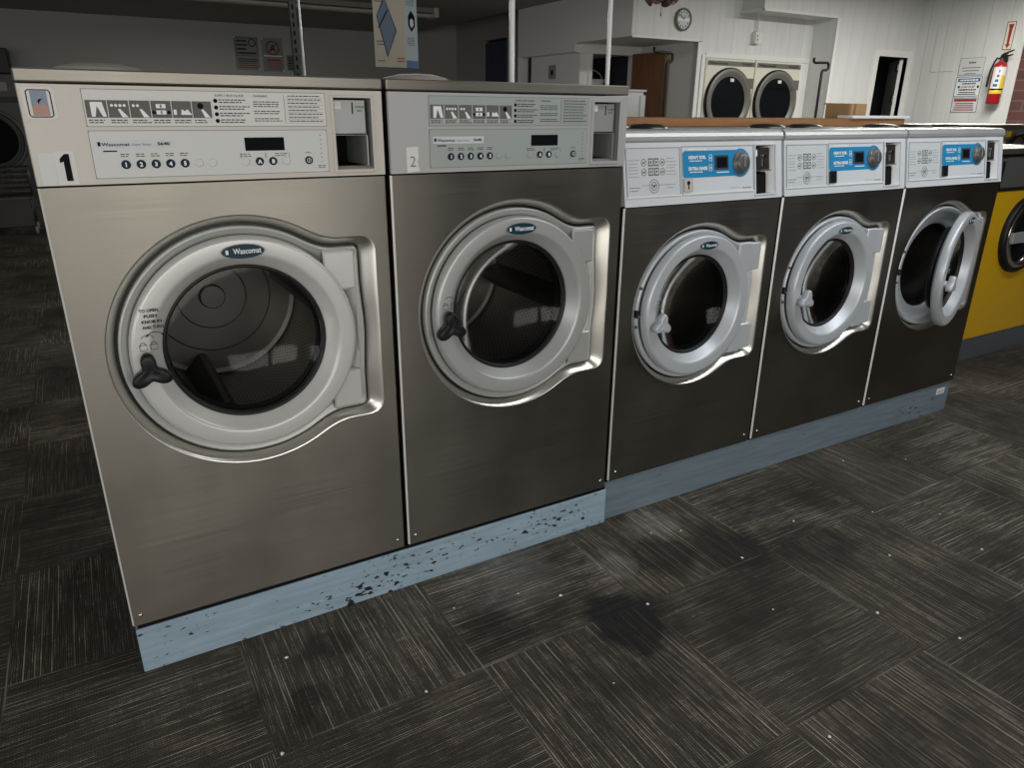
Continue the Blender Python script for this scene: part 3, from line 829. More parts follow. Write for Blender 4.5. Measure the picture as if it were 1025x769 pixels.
def low_washer(loc, label, door_angle, lock_light, caps=(.2,)):
    root = empty('washing_machine', loc, 0, label=label, cat='washing machine')
    make_cabinet(G2, root, 0, W2, ZB2, ZP2 - .002, .76, M['steel'])
    mb = MB(M['steel_lid'])
    # lid with a rounded front edge
    yb, yf = .36, .026
    pr = [(yf + .004, ZL2), (yf, ZL2 + .006), (yf, ZL2 + .016), (yf + .004, ZL2 + .026), (yf + .012, ZT2 - .003), (yf + .022, ZT2), (yb, ZT2), (yb, ZL2)]
    n = len(pr); x0, x1 = .0005, W2 - .0005
    vs = [(x0, a, b) for a, b in pr] + [(x1, a, b) for a, b in pr]
    mb.add(vs, [tuple(range(n)), tuple(range(n, 2 * n))] + [(i, (i + 1) % n, n + (i + 1) % n, n + i) for i in range(n)], M['lid_bright'])
    mb.box(x0, x1, yb, .76, ZL2, ZT2, M['lid_bright'])
    mb.build('lid', root)
    for cx in caps:
        mb = MB(M['dark_metal']); mb.lathe([(.068, 0), (.066, .006), (.045, .013), (.0004, .0155)], (cx, .22, ZT2 + .0002), 'z', 32, M['dark_metal'], True); mb.build('vent_cap', root)
    # inclined fascia: x,z on the plane, tilted back towards the top
    tilt = math.atan2(.033, ZL2 - ZP2)
    T = Matrix.Translation((0, 0, ZP2)) @ Matrix.Rotation(-tilt, 4, 'X') @ Matrix.Translation((0, 0, -ZP2))
    Wm = M['white_panel']; hh = (ZL2 - ZP2) / math.cos(tilt)
    z0, z1 = ZP2 + .001, ZP2 + hh
    mb = MB(Wm); mb.T = T
    cx0, cx1, cz0, cz1 = .556, .650, 1.094, 1.250
    holed(mb, [(.001, z0), (W2 - .001, z0), (W2 - .001, z1), (.001, z1)], [[(cx0, cz0), (cx1, cz0), (cx1, cz1), (cx0, cz1)]], -.002, Wm)
    mb.box(.001, .010, -.0018, .02, z0, z1, Wm); mb.box(W2 - .010, W2 - .001, -.0018, .02, z0, z1, Wm)
    mb.box(.001, W2 - .001, -.0018, .02, z0, z0 + .004, M['dark_metal'])
    # raised frames round the fields
    for a, b, c_, d in ((.012, .222, 1.108, 1.248), (.232, .546, 1.108, 1.250)):
        for q in ((a - .002, a, c_, d), (b, b + .002, c_, d), (a - .002, b + .002, d, d + .002)):
            mb.box(q[0], q[1], -.0035, -.001, q[2], q[3], M['ink_light'])
        mb.box(a - .002, b + .002, -.006, -.001, c_ - .003, c_, M['white'])
    for q in ((cx0 - .005, cx0, cz0 - .005, cz1 + .005), (cx1, cx1 + .005, cz0 - .005, cz1 + .005), (cx0, cx1, cz1, cz1 + .005), (cx0, cx1, cz0 - .005, cz0)):
        mb.box(q[0], q[1], -.006, 0, q[2], q[3], Wm, .001)
    panel = mb.build('control_panel', root)
    mb = MB(M['white_sheet']); mb.T = T; y = -.0022
    mb.rect(.014, .220, 1.110, 1.246, y, M['white_sheet'], .0006); y = -.0028
    for zz in (1.196, 1.168):
        for xx in (.096, .118):
            mb.rect(xx, xx + .019, zz, zz + .023, y, M['ink_grey']); mb.rect(xx + .003, xx + .016, zz + .004, zz + .019, y - .0004, M['white_sheet'])
            mb.rect(xx + .006, xx + .012, zz + .008, zz + .015, y - .0008, M['ink_grey'])
        for cxx in (.078, .152):
            mb.tube([(cxx + .009 * math.cos(a * PI / 8), y - .0005, zz + .011 + .010 * math.sin(a * PI / 8)) for a in range(17)], .0009, M['ink_grey'], 4)
            mb.rect(cxx - .004, cxx + .004, zz + .008, zz + .013, y, M['ink_grey'])
        lines(mb, .020, .064, zz + .018, 3, .010, y, M['ink_light'], .0022, int(zz * 1000), .3)
        lines(mb, .168, .212, zz + .022, 3, .010, y, M['ink_light'], .0022, int(zz * 1001), .3)
    mb.tube([(.116 + .018 * math.cos(a * PI / 10), y - .0005, 1.137 + .020 * math.sin(a * PI / 10)) for a in range(21)], .0012, M['ink_light'], 4)
    mb.tube([(.116 + .010 * math.cos(a * PI / 10), y - .0005, 1.137 + .012 * math.sin(a * PI / 10)) for a in range(21)], .0010, M['ink_grey'], 4)
    mb.prism([(.108, 1.141), (.124, 1.141), (.116, 1.130)], y - .0006, y, M['ink_grey'])
    mb.rect(.066, .098, 1.1395, 1.1405, y, M['ink_grey']); mb.rect(.134, .172, 1.1395, 1.1405, y, M['ink_grey'])
    lines(mb, .020, .062, 1.134, 2, .009, y, M['ink_grey'], .0022, 91, .3); lines(mb, .168, .205, 1.140, 2, .009, y, M['ink_light'], .0022, 92, .3)
    mb.build('instruction_field', panel)
    # blue programme overlay
    y = -.0022
    mb = MB(M['cyan']); mb.T = T
    pts = []
    for cx_, cz_, r, a0, a1 in ((.247, 1.170, .010, 180, 270), (.247, 1.221, .010, 90, 180)):
        pass
    pts = [(.247 + .012 * math.cos(math.radians(a)), 1.168 + .012 * math.sin(math.radians(a))) for a in range(180, 271, 15)]
    pts += [(.486 + .045 * math.cos(math.radians(a)), 1.197 + .045 * math.sin(math.radians(a))) for a in range(-118, 119, 8)]
    pts += [(.247 + .012 * math.cos(math.radians(a)), 1.226 + .012 * math.sin(math.radians(a))) for a in range(90, 181, 15)]
    mb.prism(pts, y - .0008, y, M['cyan']); y -= .0008
    mb.text('HEAVY SOIL', .258, 1.213, y, .0135, M['white'], bold=.05, width=.074)
    lines(mb, .264, .318, 1.207, 1, .01, y, M['white'], .003, 7, .1)
    mb.text('EXTRA RINSE', .258, 1.179, y, .0135, M['white'], bold=.05, width=.080)
    lines(mb, .264, .318, 1.173, 1, .01, y, M['white'], .003, 8, .1)
    lines(mb, .258, .336, 1.2425, 1, .01, y + .0008, M['white'], .0045, 77, 0)
    for zz in (1.205, 1.175):
        for q in ((.346, .3475, zz, zz + .020), (.3575, .359, zz, zz + .020), (.346, .359, zz, zz + .0015), (.346, .359, zz + .0185, zz + .020), (.350, .355, zz + .007, zz + .012)): mb.rect(*q, y, M['white'])
    mb.rect(.378, .434, 1.168, 1.171, y, M['white'])
    mb.build('programme_overlay', panel)
    mb = MB(M['lcd_grey']); mb.T = T; mb.box(.370, .432, y - .0012, y, 1.178, 1.222, M['lcd_grey'], .0005); mb.rect(.379, .424, 1.184, 1.216, y - .0012, M['lcd']); mb.build('display', panel)
    mb = MB(M['cast']); mb.T = T
    mb.lathe([(.036, y), (.036, y - .004), (.034, y - .006), (.0335, y - .006), (.030, y - .007), (.0295, y - .007), (.027, y - .016), (.0265, y - .017), (.024, y - .0185), (.0004, y - .019)], (.486, 0, 1.197), 'y', 40, M['dial'], True)
    mb.box(.484, .488, y - .0205, y - .02, 1.182, 1.218, M['ink_light'])
    mb.build('programme_dial', panel)
    mb = MB(M['dark_metal']); mb.T = T
    lm = M['satin'] if lock_light else M['black']
    mb.box(.236, .272, -.008, -.0015, 1.114, 1.156, lm, .001)
    mb.cyl(.006, -.0095, -.007, (.252, 0, 1.141), 'y', 14, M['ink']); mb.box(.2505, .2535, -.0095, -.007, 1.122, 1.135, M['ink'])
    mb.build('lock_plate', panel)
    mb = MB(M['ink_grey']); mb.T = T; lines(mb, .495, .535, 1.117, 1, .01, -.0022, M['ink_grey'], .003, 5, 0); lines(mb, .44, .485, 1.119, 1, .01, -.0022, M['ink_light'], .0015, 6, 0); mb.build('rating_print', panel)
    # coin chute set back in its opening
    mb = MB(M['white_panel'], M['dark_metal'], M['pocket_shade']); mb.T = T
    mb.add([(cx0, -.002, cz0), (cx0, .05, cz0), (cx0, .05, cz1), (cx0, -.002, cz1)], [(0, 1, 2, 3)], M['white_panel'])
    mb.add([(cx1, -.002, cz0), (cx1 - .022, .05, cz0), (cx1 - .022, .05, cz1), (cx1, -.002, cz1)], [(0, 1, 2, 3)], M['white'])  # right wall whiter than the left, light put into its colour
    mb.add([(cx0, -.002, cz1), (cx1, -.002, cz1), (cx1, .05, cz1), (cx0, .05, cz1)], [(0, 1, 2, 3)], M['ink_light'])
    mb.add([(cx0, -.002, cz0), (cx1, -.002, cz0), (cx1, .05, cz0), (cx0, .05, cz0)], [(0, 1, 2, 3)], M['white'])
    mb.box(cx0, cx1, .045, .05, cz0, cz1, M['pocket_shade'])
    zm = cz0 + .078
    mb.box(cx0 + .002, cx1 - .018, .004, .045, zm, cz1 - .006, M['dark_metal'], .002)
    mb.box(cx0 + .002, cx1 - .014, .001, .044, zm - .004, zm, M['chrome'], .001)
    mb.box(cx0 + .002, cx1 - .024, .012, .044, cz0 + .002, zm - .006, M['pocket_shade'], .004)
    mb.rect(cx0 + .003, cx0 + .016, cz1 - .034, cz1 - .014, .0035, M['white'])
    mb.cyl(.006, -.003, .004, (cx0 + .046, 0, zm + .043), 'y', 12, M['chrome'])
    mb.box(cx0 + .040, cx0 + .045, .0, .004, zm + .012, zm + .036, M['chrome'])
    mb.build('coin_chute', root)
    s = make_surround(G2, root, M['cast_blue'])
    make_hinge(G2, root, M['cast_blue'])
    # latch slot and screws on the surround
    mb = MB(M['black'])
    lx = G2['cx'] - .252
    mb.box(lx - .004, lx + .006, .0045, .022, G2['cz'] - .012, G2['cz'] + .014, M['black'], .003)
    mb.box(lx + .004, lx + .010, .006, .022, G2['cz'] - .010, G2['cz'] - .002, M['chrome'], .001)
    mb.build('latch', root)
    for dz, dx in ((.085, .012), (-.042, .001)):
        mb = MB(M['screw']); mb.lathe([(.005, .013), (.0045, .008), (.0004, .007)], (lx + dx, 0, G2['cz'] + dz), 'y', 14, M['dark_metal'], True); mb.build('screw', root)
    door = make_door(G2, root, M['cast_blue'], M['cast_blue'], (-.190, -.030), math.radians(205), False)
    door.rotation_euler.z = math.radians(door_angle)
    make_drum(G2, root, .9)
    for sx in (.030, W2 - .030):
        mb = MB(M['screw']); mb.lathe([(.0045, 0), (.004, -.002), (.0004, -.003)], (sx, -.0002, ZB2 + .032), 'y', 14, M['screw'], True); mb.build('screw', root)
    return root

GAP = .011
X2 = W1 + .012; X3 = X2 + W1 + .020; X4 = X3 + W2 + GAP; X5 = X4 + W2 + GAP; XE = X5 + W2
tall_washer((0, 0, 0), 'tall stainless front-load washing machine marked 1, nearest the camera at the left end', False)
tall_washer((X2, 0, 0), 'tall stainless front-load washing machine with torn paper label 2', True)
low_washer((X3, YS, 0), 'lower stainless washing machine with closed door and beige lock plate, beside machine 2', 2.0, True, (.25,))
low_washer((X4, YS, 0), 'lower stainless washing machine with closed door, middle of the three with blue programme panels', 2.0, False, (.12, .33))
low_washer((X5, YS, 0), 'lower stainless washing machine at the right end with its round door standing open', 16, False, (.10, .34, .56))

# plinths under the rows
mb = MB(M['plinth']); mb.box(.004, X3 - .008, .004, .80, 0, ZB1 - .013, M['plinth'], .003); mb.box(.010, X3 - .012, .010, .79, ZB1 - .013, ZB1 - .0015, M['ink'])  # black strip on top paints the shade in the gap under the machines
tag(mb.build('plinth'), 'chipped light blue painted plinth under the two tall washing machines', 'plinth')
mb = MB(M['plinth2']); mb.box(X3 - .006, XE - .004, .018, .80, 0, ZB2 - .006, M['plinth2'], .003); mb.box(X3, XE - .010, .022, .75, ZB2 - .006, ZB2 - .001, M['ink'])  # thin black layer stands for gap shade below the lower machines
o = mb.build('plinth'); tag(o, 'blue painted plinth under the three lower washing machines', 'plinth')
mb = MB(M['paper']); mb.box(XE - .11, XE - .045, .0165, .018, .095, .125, M['paper'], .0005); lines(mb, XE - .10, XE - .055, .113, 2, .010, .0165, M['ink_grey'], .003, 4, 0)
s_ = mb.build('small_label', o); s_['label'] = 'small white sticker'

# ------------------------------------------------------------------ room
ZC = 2.62; ZLOW = 2.45; XSTEP = 4.787; XL, XR = -5.0, 8.75; YF, YB = -5.2, 9.5; YD = 4.15; YW = 3.86
def struct(name, mb, label=None):
    o = mb.build(name); o['kind'] = 'structure'
    if label: o['label'] = label
    return o
mb = MB(M['carpet']); mb.box(XL, 9.5, YF, YB, -.05, 0, M['carpet']); struct('floor', mb)
mb = MB(M['ceil']); mb.box(XL - .1, XSTEP, YF - .1, YB + .1, ZLOW, ZC + .1); mb.box(XSTEP, 9.5, YF - .1, YB + .1, ZC, ZC + .1); struct('ceiling', mb)
mb = MB(M['wall_grey']); mb.box(XL, 9.5, YB, YB + .1, 0, ZC, M['wall_grey']); mb.box(9.45, 9.5, YW + .1, YB, 0, ZC); struct('wall_back', mb)
mb = MB(M['wall_grey'])
for q in ((YF, -4.7, 0, ZC), (-1.3, YB, 0, ZC), (-4.7, -1.3, 0, .5), (-4.7, -1.3, 2.2, ZC)): mb.box(XL - .1, XL, *q)
struct('wall_left', mb)
# partition on the right of the dark rear room, with a curtained opening
mb = MB(M['wall_grey'])
mb.box(5.6, 5.7, 6.45, 7.9, 0, ZC); mb.box(5.6, 5.7, 8.62, YB, 0, ZC); mb.box(5.6, 5.7, 7.9, 8.62, 2.33, ZC)
struct('wall_partition', mb)
mb = MB(M['curtain'])
n = 40; vs = []
for j, x in enumerate((5.63, 5.66)):
    for i in range(n + 1):
        yy = 7.91 + .70 * i / n; xx = x + .012 * math.sin(i * 1.3)
        vs += [(xx, yy, 1.0), (xx, yy, 2.30)]
k = 2 * (n + 1)
fs = [(j * k + 2 * i, j * k + 2 * i + 2, j * k + 2 * i + 3, j * k + 2 * i + 1) for j in (0, 1) for i in range(n)]
fs += [(0, 1, k + 1, k), (k - 2, k - 1, 2 * k - 1, 2 * k - 2)]
mb.add(vs, fs, M['curtain'], True)
tag(mb.build('curtain'), 'dark blue curtain hanging in the partition opening of the dim rear area', 'curtain')
# right wall, brick beyond
mb = MB(M['wall_white_y']); mb.box(XR, XR + .1, 2.67, YW + .1, 0, ZC, M['wall_white_y']); struct('wall_right', mb)
mb = MB(M['brick']); mb.box(XR - .03, XR + .1, YF, 2.67, 0, ZC, M['brick']); struct('wall_brick', mb)
# wall with the store-room door
mb = MB(M['wall_white'])
DX0, DX1, DZ = 8.03 + .06, 8.70 - .07, 1.97
XA = 7.30
mb.box(XA, DX0, YW, YW + .1, 0, ZC); mb.box(DX0, DX1, YW, YW + .1, DZ, ZC); mb.box(DX1, XR, YW, YW + .1, 0, ZC)
mb.box(XA, XA + .02, YW + .1, YD, 0, ZC)
struct('wall_store', mb)
mb = MB(M['trim'])
mb.box(DX0 - .07, DX0, YW - .012, YW + .1, 0, DZ + .07, None, .003); mb.box(DX1, DX1 + .07, YW - .012, YW + .1, 0, DZ + .07, None, .003); mb.box(DX0, DX1, YW - .012, YW + .1, DZ, DZ + .07, None, .003)
mb.box(XA - .006, XA + .04, YW - .012, YW, 0, 2.306, None, .003)
struct('trim_1', mb)
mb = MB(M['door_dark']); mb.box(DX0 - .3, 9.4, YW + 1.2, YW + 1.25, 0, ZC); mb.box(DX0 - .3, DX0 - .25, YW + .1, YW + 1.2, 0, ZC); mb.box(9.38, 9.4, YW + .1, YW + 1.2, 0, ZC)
struct('wall_closet', mb)
# the store-room door leaf, opened inwards against its right side
t_ = empty('door_1', (DX1 - .012, YW + .06, 0), 0); t_['kind'] = 'structure'
mb = MB(M['wall_grey']); mb.T = Matrix.Rotation(math.radians(44), 4, 'Z'); mb.box(0, .60, -.02, .02, .01, DZ - .01, M['bulk_grey'], .003); mb.build('door_leaf', t_)
mb = MB(M['chrome']); mb.T = Matrix.Rotation(math.radians(44), 4, 'Z')
for zz in (1.84, 1.5): mb.box(.005, .09, .02, .034, zz, zz + .07, M['dark_metal'], .003)
mb.build('door_hinge', t_)
# wall behind the dryers and bulkhead
mb = MB(M['wall_white'])
XBK, XRC, ZK = 4.807, 5.67, 2.026
DRX0, DRX1, DRZ = 5.74, 7.17, 1.875
mb.box(XRC, DRX0 - .03, YD, YD + .1, 0, DRZ + .02); mb.box(XRC, XA, YD, YD + .1, DRZ + .02, ZC)
mb.box(XBK, XRC, YD, YD + .1, ZK, ZC)
struct('wall_dryers', mb)
mb = MB(M['bulk_grey'])
mb.box(XBK - .02, XBK, YD, 5.07, ZK, ZC); mb.box(XBK - .02, XBK, 5.07, 6.21, 1.945, ZC)
mb.box(XBK, XRC, YD + .1, 5.07, ZK, ZK + .02); mb.box(XBK, 5.6, 5.17, 6.21, 1.945, 1.965)
mb.box(XBK - .02, 5.6, 6.21, 6.23, 0.0, ZC)
mb.box(4.857, 4.877, 5.17, 6.04, 0, 1.945)
mb.box(XRC, XRC + .02, YD + .1, 5.07, 0, ZK)
struct('wall_bulkhead', mb)
D2X0, D2X1, D2Z = 5.015, 5.58, 1.935
mb = MB(M['bulk_grey'])
mb.box(4.857, D2X0, 5.07, 5.17, 0, ZK); mb.box(D2X0, D2X1, 5.07, 5.17, D2Z, ZK); mb.box(D2X1, XRC, 5.07, 5.17, 0, ZK)
struct('wall_recess', mb)
mb = MB(M['trim']); mb.box(D2X0 - .05, D2X0, 5.055, 5.07, 0, D2Z, None, .003); mb.box(XBK, D2X1, 5.055, 5.07, D2Z, ZK - .005, M['bulk_grey'], .003)
mb.box(XRC - .045, XRC, YD - .012, YD + .0, 0, ZK, None, .003); mb.box(XBK - .02, XRC, YD - .012, YD, ZK - .012, ZK + .010, None, .003)
mb.box(XRC + .02, XRC + .07, YD - .012, YD, 0, DRZ + .03, None, .003); mb.box(XRC + .07, XA, YD - .012, YD, DRZ + .002, DRZ + .05, None, .003); mb.box(DRX1 - .02, XA - .005, YD - .012, YD, 0, DRZ, None, .003)
struct('trim_2', mb)
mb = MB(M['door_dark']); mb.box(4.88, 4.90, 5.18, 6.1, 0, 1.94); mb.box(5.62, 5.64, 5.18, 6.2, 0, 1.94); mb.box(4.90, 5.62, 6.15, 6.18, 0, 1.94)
struct('wall_inner', mb)
# open walnut door
a = math.atan2(4.78 - 5.24, 5.745 - 5.70)
t_ = empty('door_2', (5.545, 5.055, 0), a); t_['kind'] = 'structure'
mb = MB(M['wood_door'], M['wood_edge']); mb.box(0, .48, 0, .045, .01, 1.95, M['wood_door'], .002); mb.box(.48, .489, 0, .047, .01, 1.95, M['wood_edge']); mb.build('door_leaf', t_)
# soffit over the dryers
mb = MB(M['wall_white']); mb.box(6.185, XA + .0, YW, YD, 2.306, ZC, M['wall_white']); struct('wall_soffit', mb)
mb = MB(M['trim']); mb.box(6.17, XA, YW - .01, YW, 2.30, 2.325, None, .002); mb.box(6.17, 6.185, YW - .01, YD, 2.30, 2.325, None, .002); struct('trim_3', mb)
# front wall behind the camera with two shop windows and the glazed door
mb = MB(M['ink_grey'])
wins = [(-3.6, -.7, .5, 2.2), (-.4, 2.5, .5, 2.2)]
xs = XL
for (a, b, c_, d) in wins:
    mb.box(xs, a, YF - .1, YF, 0, ZC); mb.box(a, b, YF - .1, YF, 0, c_); mb.box(a, b, YF - .1, YF, d, ZC); xs = b
mb.box(xs, XR, YF - .1, YF, 0, ZC)
struct('wall_front', mb)
for i, (a, b, c_, d) in enumerate(wins):
    mb = MB(M['dark_metal'])
    mb.box(a, a + .05, YF - .08, YF - .02, c_, d); mb.box(b - .05, b, YF - .08, YF - .02, c_, d); mb.box(a + .05, b - .05, YF - .08, YF - .02, c_, c_ + .05); mb.box(a + .05, b - .05, YF - .08, YF - .02, d - .05, d)
    mb.box((a + b) / 2 - .025, (a + b) / 2 + .025, YF - .08, YF - .02, c_ + .05, d - .05)
    struct('window_%d' % (i + 1), mb)

mb = MB(M['dark_metal'])
for q in ((-4.7, -4.65, .5, 2.2), (-1.35, -1.3, .5, 2.2), (-3.02, -2.98, .5, 2.2), (-4.65, -1.35, .5, .55), (-4.65, -1.35, 2.15, 2.2)): mb.box(XL - .08, XL - .02, *q)
struct('window_3', mb)  # unseen left-wall window, added with its light to brighten the door rims

# ------------------------------------------------------------------ right rear: dryers
def dryer(x, label, model):
    t = empty('tumble_dryer', (x, YD - .02, 0), 0, label=label, cat='dryer', group=None)
    w = .70
    mb = MB(M['cream']); mb.box(0, w, 0, .75, .02, DRZ, M['cream'], .006)
    mb.box(w - .13, w - .006, -.008, .0, 1.17, 1.28, M['taupe'], .002); mb.box(w - .13, w - .006, -.008, 0, 1.60, 1.70, M['taupe'], .002)
    mb.build('cabinet', t)
    mb = MB(M['taupe']); mb.box(.02, w - .01, -.006, .0, DRZ - .065, DRZ - .02, M['taupe'], .001)
    mb.text('Wascomat', .04, DRZ - .054, -.006, .032, M['ink'], bold=.02, width=.26)
    mb.text(model, .50, DRZ - .054, -.006, .030, M['ink'], bold=.02, width=.15)
    mb.build('brand_strip', t)
    c = (.335, 0, 1.470)
    mb = MB(M['taupe'], M['black'])
    mb.lathe([(.325, 0), (.325, -.03), (.315, -.036)], c, 'y', 64, M['black'], True)
    mb.lathe([(.315, -.036), (.30, -.042), (.265, -.040), (.25, -.022), (.24, -.02)], c, 'y', 64, M['taupe'], True)
    d = mb.build('door', t)
    mb = MB(M['lcd']); mb.lathe([(.248, -.018), (.15, -.030), (.0005, -.036)], c, 'y', 64, M['lcd'], True); mb.build('door_glass', d)
    mb = MB(M['paper']); mb.box(.32, .37, -.042, -.034, 1.66, 1.69, M['paper']); o = mb.build('small_label', d); o['label'] = 'small white label'
    return t
dryer(5.745, 'cream tumble dryer with round dark door, left of the pair in the white wall', 'TD30x30')
dryer(6.457, 'cream tumble dryer with round dark door, right of the pair beside the soffit column', 'TD30x30')

# clock
t = empty('wall_clock', (5.395, YD - .001, 2.198), 0, label='round grey-rimmed wall clock with two-tone dial on the white bulkhead', cat='clock')
mb = MB(M['ink_grey']); mb.lathe([(.100, 0), (.102, -.02), (.095, -.032), (.084, -.030), (.082, -.018)], (0, 0, 0), 'y', 48, M['taupe'], True); mb.build('rim', t)
mb = MB(M['white_sheet']); mb.cyl(.084, -.020, -.016, (0, 0, 0), 'y', 40, M['white_sheet']); mb.box(-.075, .075, -.0225, -.020, -.012, .008, M['white'])
for k in range(12):
    a = k * PI / 6; mb.box(.065 * math.cos(a) - .005, .065 * math.cos(a) + .005, -.0215, -.020, .065 * math.sin(a) - .007, .065 * math.sin(a) + .007, M['ink'])
mb.build('dial', t)
mb = MB(M['ink'])
for a, l in ((1.2, .04), (2.4, .06)): mb.tube([(0, -.025, 0), (l * math.cos(a), -.025, l * math.sin(a))], .0025, M['ink'], 6)
mb.build('clock_hands', t)
# ceiling fan lamp
t = empty('ceiling_lamp', (4.39, 3.3, ZLOW), 0, label='ceiling light with small dark tulip shades and a pull chain near the clock', cat='lamp')
mb = MB(M['dark_metal']); mb.cyl(.05, -.03, -.001, (0, 0, 0), 'z', 24); mb.cyl(.012, -.22, -.03, (0, 0, 0), 'z', 12); mb.cyl(.045, -.26, -.22, (0, 0, 0), 'z', 24); mb.build('stem', t)
for k in range(4):
    a = k * PI / 2 + .5; mb = MB(M['fan']); mb.T = Matrix.Rotation(a, 4, 'Z') @ Matrix.Translation((.085, 0, -.22)) @ Matrix.Rotation(-.9, 4, 'Y')
    mb.lathe([(.018, .05), (.03, .03), (.036, -.01), (.05, -.05), (.047, -.05), (.034, -.01), (.015, .045)], (0, 0, 0), 'z', 24, M['fan'], True); mb.build('lamp_shade', t)
mb = MB(M['chrome']); mb.tube([(0, 0, -.26), (0, 0, -.34)], .002, M['dark_metal'], 6); mb.cyl(.006, -.365, -.34, (0, 0, 0), 'z', 10, M['dark_metal']); mb.build('pull_chain', t)
# switch box on conduit
t = empty('outlet_box', (6.41, YD - .001, 2.085), 0, label='white electrical outlet box on a thin conduit above the dryers', cat='outlet')
mb = MB(M['paper']); mb.box(-.05, .05, -.055, 0, -.055, .055, M['paper'], .004); mb.box(-.045, .0, -.060, -.055, -.045, .035, M['cream'], .001)
for zz in (-.025, .01): mb.box(-.028, -.018, -.062, -.060, zz, zz + .015, M['ink'])
mb.build('box', t)
mb = MB(M['trim']); mb.tube([(-.01, -.03, .055), (-.01, -.03, ZC - 2.10 - .001)], .009, M['trim'], 10); mb.build('conduit', t)

# black bent hanging rails (laundry-cart style)
def rail(name, pts, r, label, foot=None):
    mb = MB(M['black']); mb.tube(pts, r, M['black'], 10)
    if foot: mb.box(foot[0] - .15, foot[0] + .15, foot[1] - .15, foot[1] + .15, 0, .03, M['black'], .005)
    return tag(mb.build(name), label, 'rail')
rail('hanging_rail', [(6.692, 3.6, 1.885), (6.695, 3.6, 1.85), (6.717, 3.6, 1.838), (6.80, 3.6, 1.842), (6.905, 3.6, 1.845), (6.925, 3.6, 1.83), (6.929, 3.6, 1.79), (6.90, 3.6, 1.775), (6.85, 3.6, 1.772), (6.838, 3.6, 1.75), (6.838, 3.6, .02)], .013,
     'black bent hanging rail with hooked top standing right of the dryers', (6.838, 3.6))
rail('hanging_rail', [(4.858, 3.9, 1.918), (4.862, 3.9, 1.885), (4.885, 3.9, 1.877), (5.06, 3.9, 1.877), (5.085, 3.9, 1.865), (5.087, 3.9, 1.82), (5.07, 3.9, 1.800), (5.03, 3.9, 1.798), (5.022, 3.9, 1.78), (5.022, 3.9, .02)], .013,
     'black bent hanging rail with hooked top in front of the open walnut door', (5.022, 3.9))

# ------------------------------------------------------------------ right wall signs and extinguisher
def wall_sign(y0, y1, z0, z1, label, draw, m=None, name='wall_sign'):
    mb = MB(m or M['white_sheet']); mb.box(XR - .006, XR - .001, y0, y1, z0, z1, m or M['white_sheet'], .001)
    draw(mb, XR - .006)
    return tag(mb.build(name), label, 'sign')
def lrect(mb, x, y0, y1, z0, z1, m): mb.box(x - .001, x, y0, y1, z0, z1, m)
def ltext(mb, s, y, z, x, h, m, w): mb.text(s, y, z, x, h, m, 'CENTER', .02, face='left', width=w)
def ldash(mb, y, z, x, h, m, w, seed):
    """a line of unreadable print as short strokes"""
    rnd = random.Random(seed); q = y - w / 2
    while q < y + w / 2 - .006:
        e = min(q + rnd.uniform(.010, .030), y + w / 2); lrect(mb, x, q, e, z, z + h, m); q = e + .005
def d1(mb, x):
    ldash(mb, 3.17, 1.885, x, .018, M['ink_grey'], .08, 1)
    for q in ((3.036, 3.040, 1.766, 1.944), (3.300, 3.304, 1.766, 1.944), (3.04, 3.30, 1.766, 1.770), (3.04, 3.30, 1.940, 1.944)): lrect(mb, x, *q, M['ink_grey'])
    for k, w in enumerate((.20, .18, .12)):
        lrect(mb, x, 3.17 - w / 2, 3.17 + w / 2, 1.838 - k * .030, 1.846 - k * .030, M['ink_grey'])
wall_sign(3.035, 3.305, 1.765, 1.945, 'plain grey notice sign, topmost of the three stacked beside the extinguisher', d1, M['insert'])
def d2(mb, x):
    lrect(mb, x, 3.045, 3.285, 1.700, 1.735, M['blue_print'])
    ldash(mb, 3.165, 1.710, x - .001, .014, M['white'], .20, 2)
    ldash(mb, 3.165, 1.674, x, .014, M['ink'], .16, 3)
    ltext(mb, 'LOAD SOAP', 3.165, 1.637, x, .034, M['ink'], .15)
    for yy in (3.055, 3.262): mb.prism([(yy + .012 * math.cos(a * PI / 6), 1.648 + .014 * math.sin(a * PI / 6)) for a in range(12)], x - .001, x, M['ink'], 'yz')
    ldash(mb, 3.165, 1.611, x, .014, M['ink'], .19, 4)
    for k, w in enumerate((.20, .18)): lrect(mb, x, 3.165 - w / 2, 3.165 + w / 2, 1.568 + k * .020, 1.576 + k * .020, M['ink'])
    for q in ((3.024, 3.030, 1.550, 1.752), (3.300, 3.306, 1.550, 1.752), (3.03, 3.30, 1.550, 1.556), (3.03, 3.30, 1.746, 1.752)): lrect(mb, x, *q, M['blue_print'])
wall_sign(3.018, 3.312, 1.543, 1.758, 'white sign with navy heading and border, middle of the three stacked signs', d2, M['paper'])
def d3(mb, x):
    lrect(mb, x, 3.04, 3.285, 1.497, 1.525, M['red_ink'])
    for q in ((3.019, 3.024, 1.387, 1.533), (3.299, 3.304, 1.387, 1.533), (3.024, 3.299, 1.387, 1.391), (3.024, 3.299, 1.529, 1.533)): lrect(mb, x, *q, M['ink_grey'])
    for k, w in enumerate((.22, .21, .20, .20)): lrect(mb, x, 3.165 - w / 2, 3.165 + w / 2, 1.405 + k * .022, 1.416 + k * .022, M['red_ink'])
wall_sign(3.018, 3.305, 1.385, 1.535, 'white sign with red heading and text, lowest of the three stacked signs', d3)
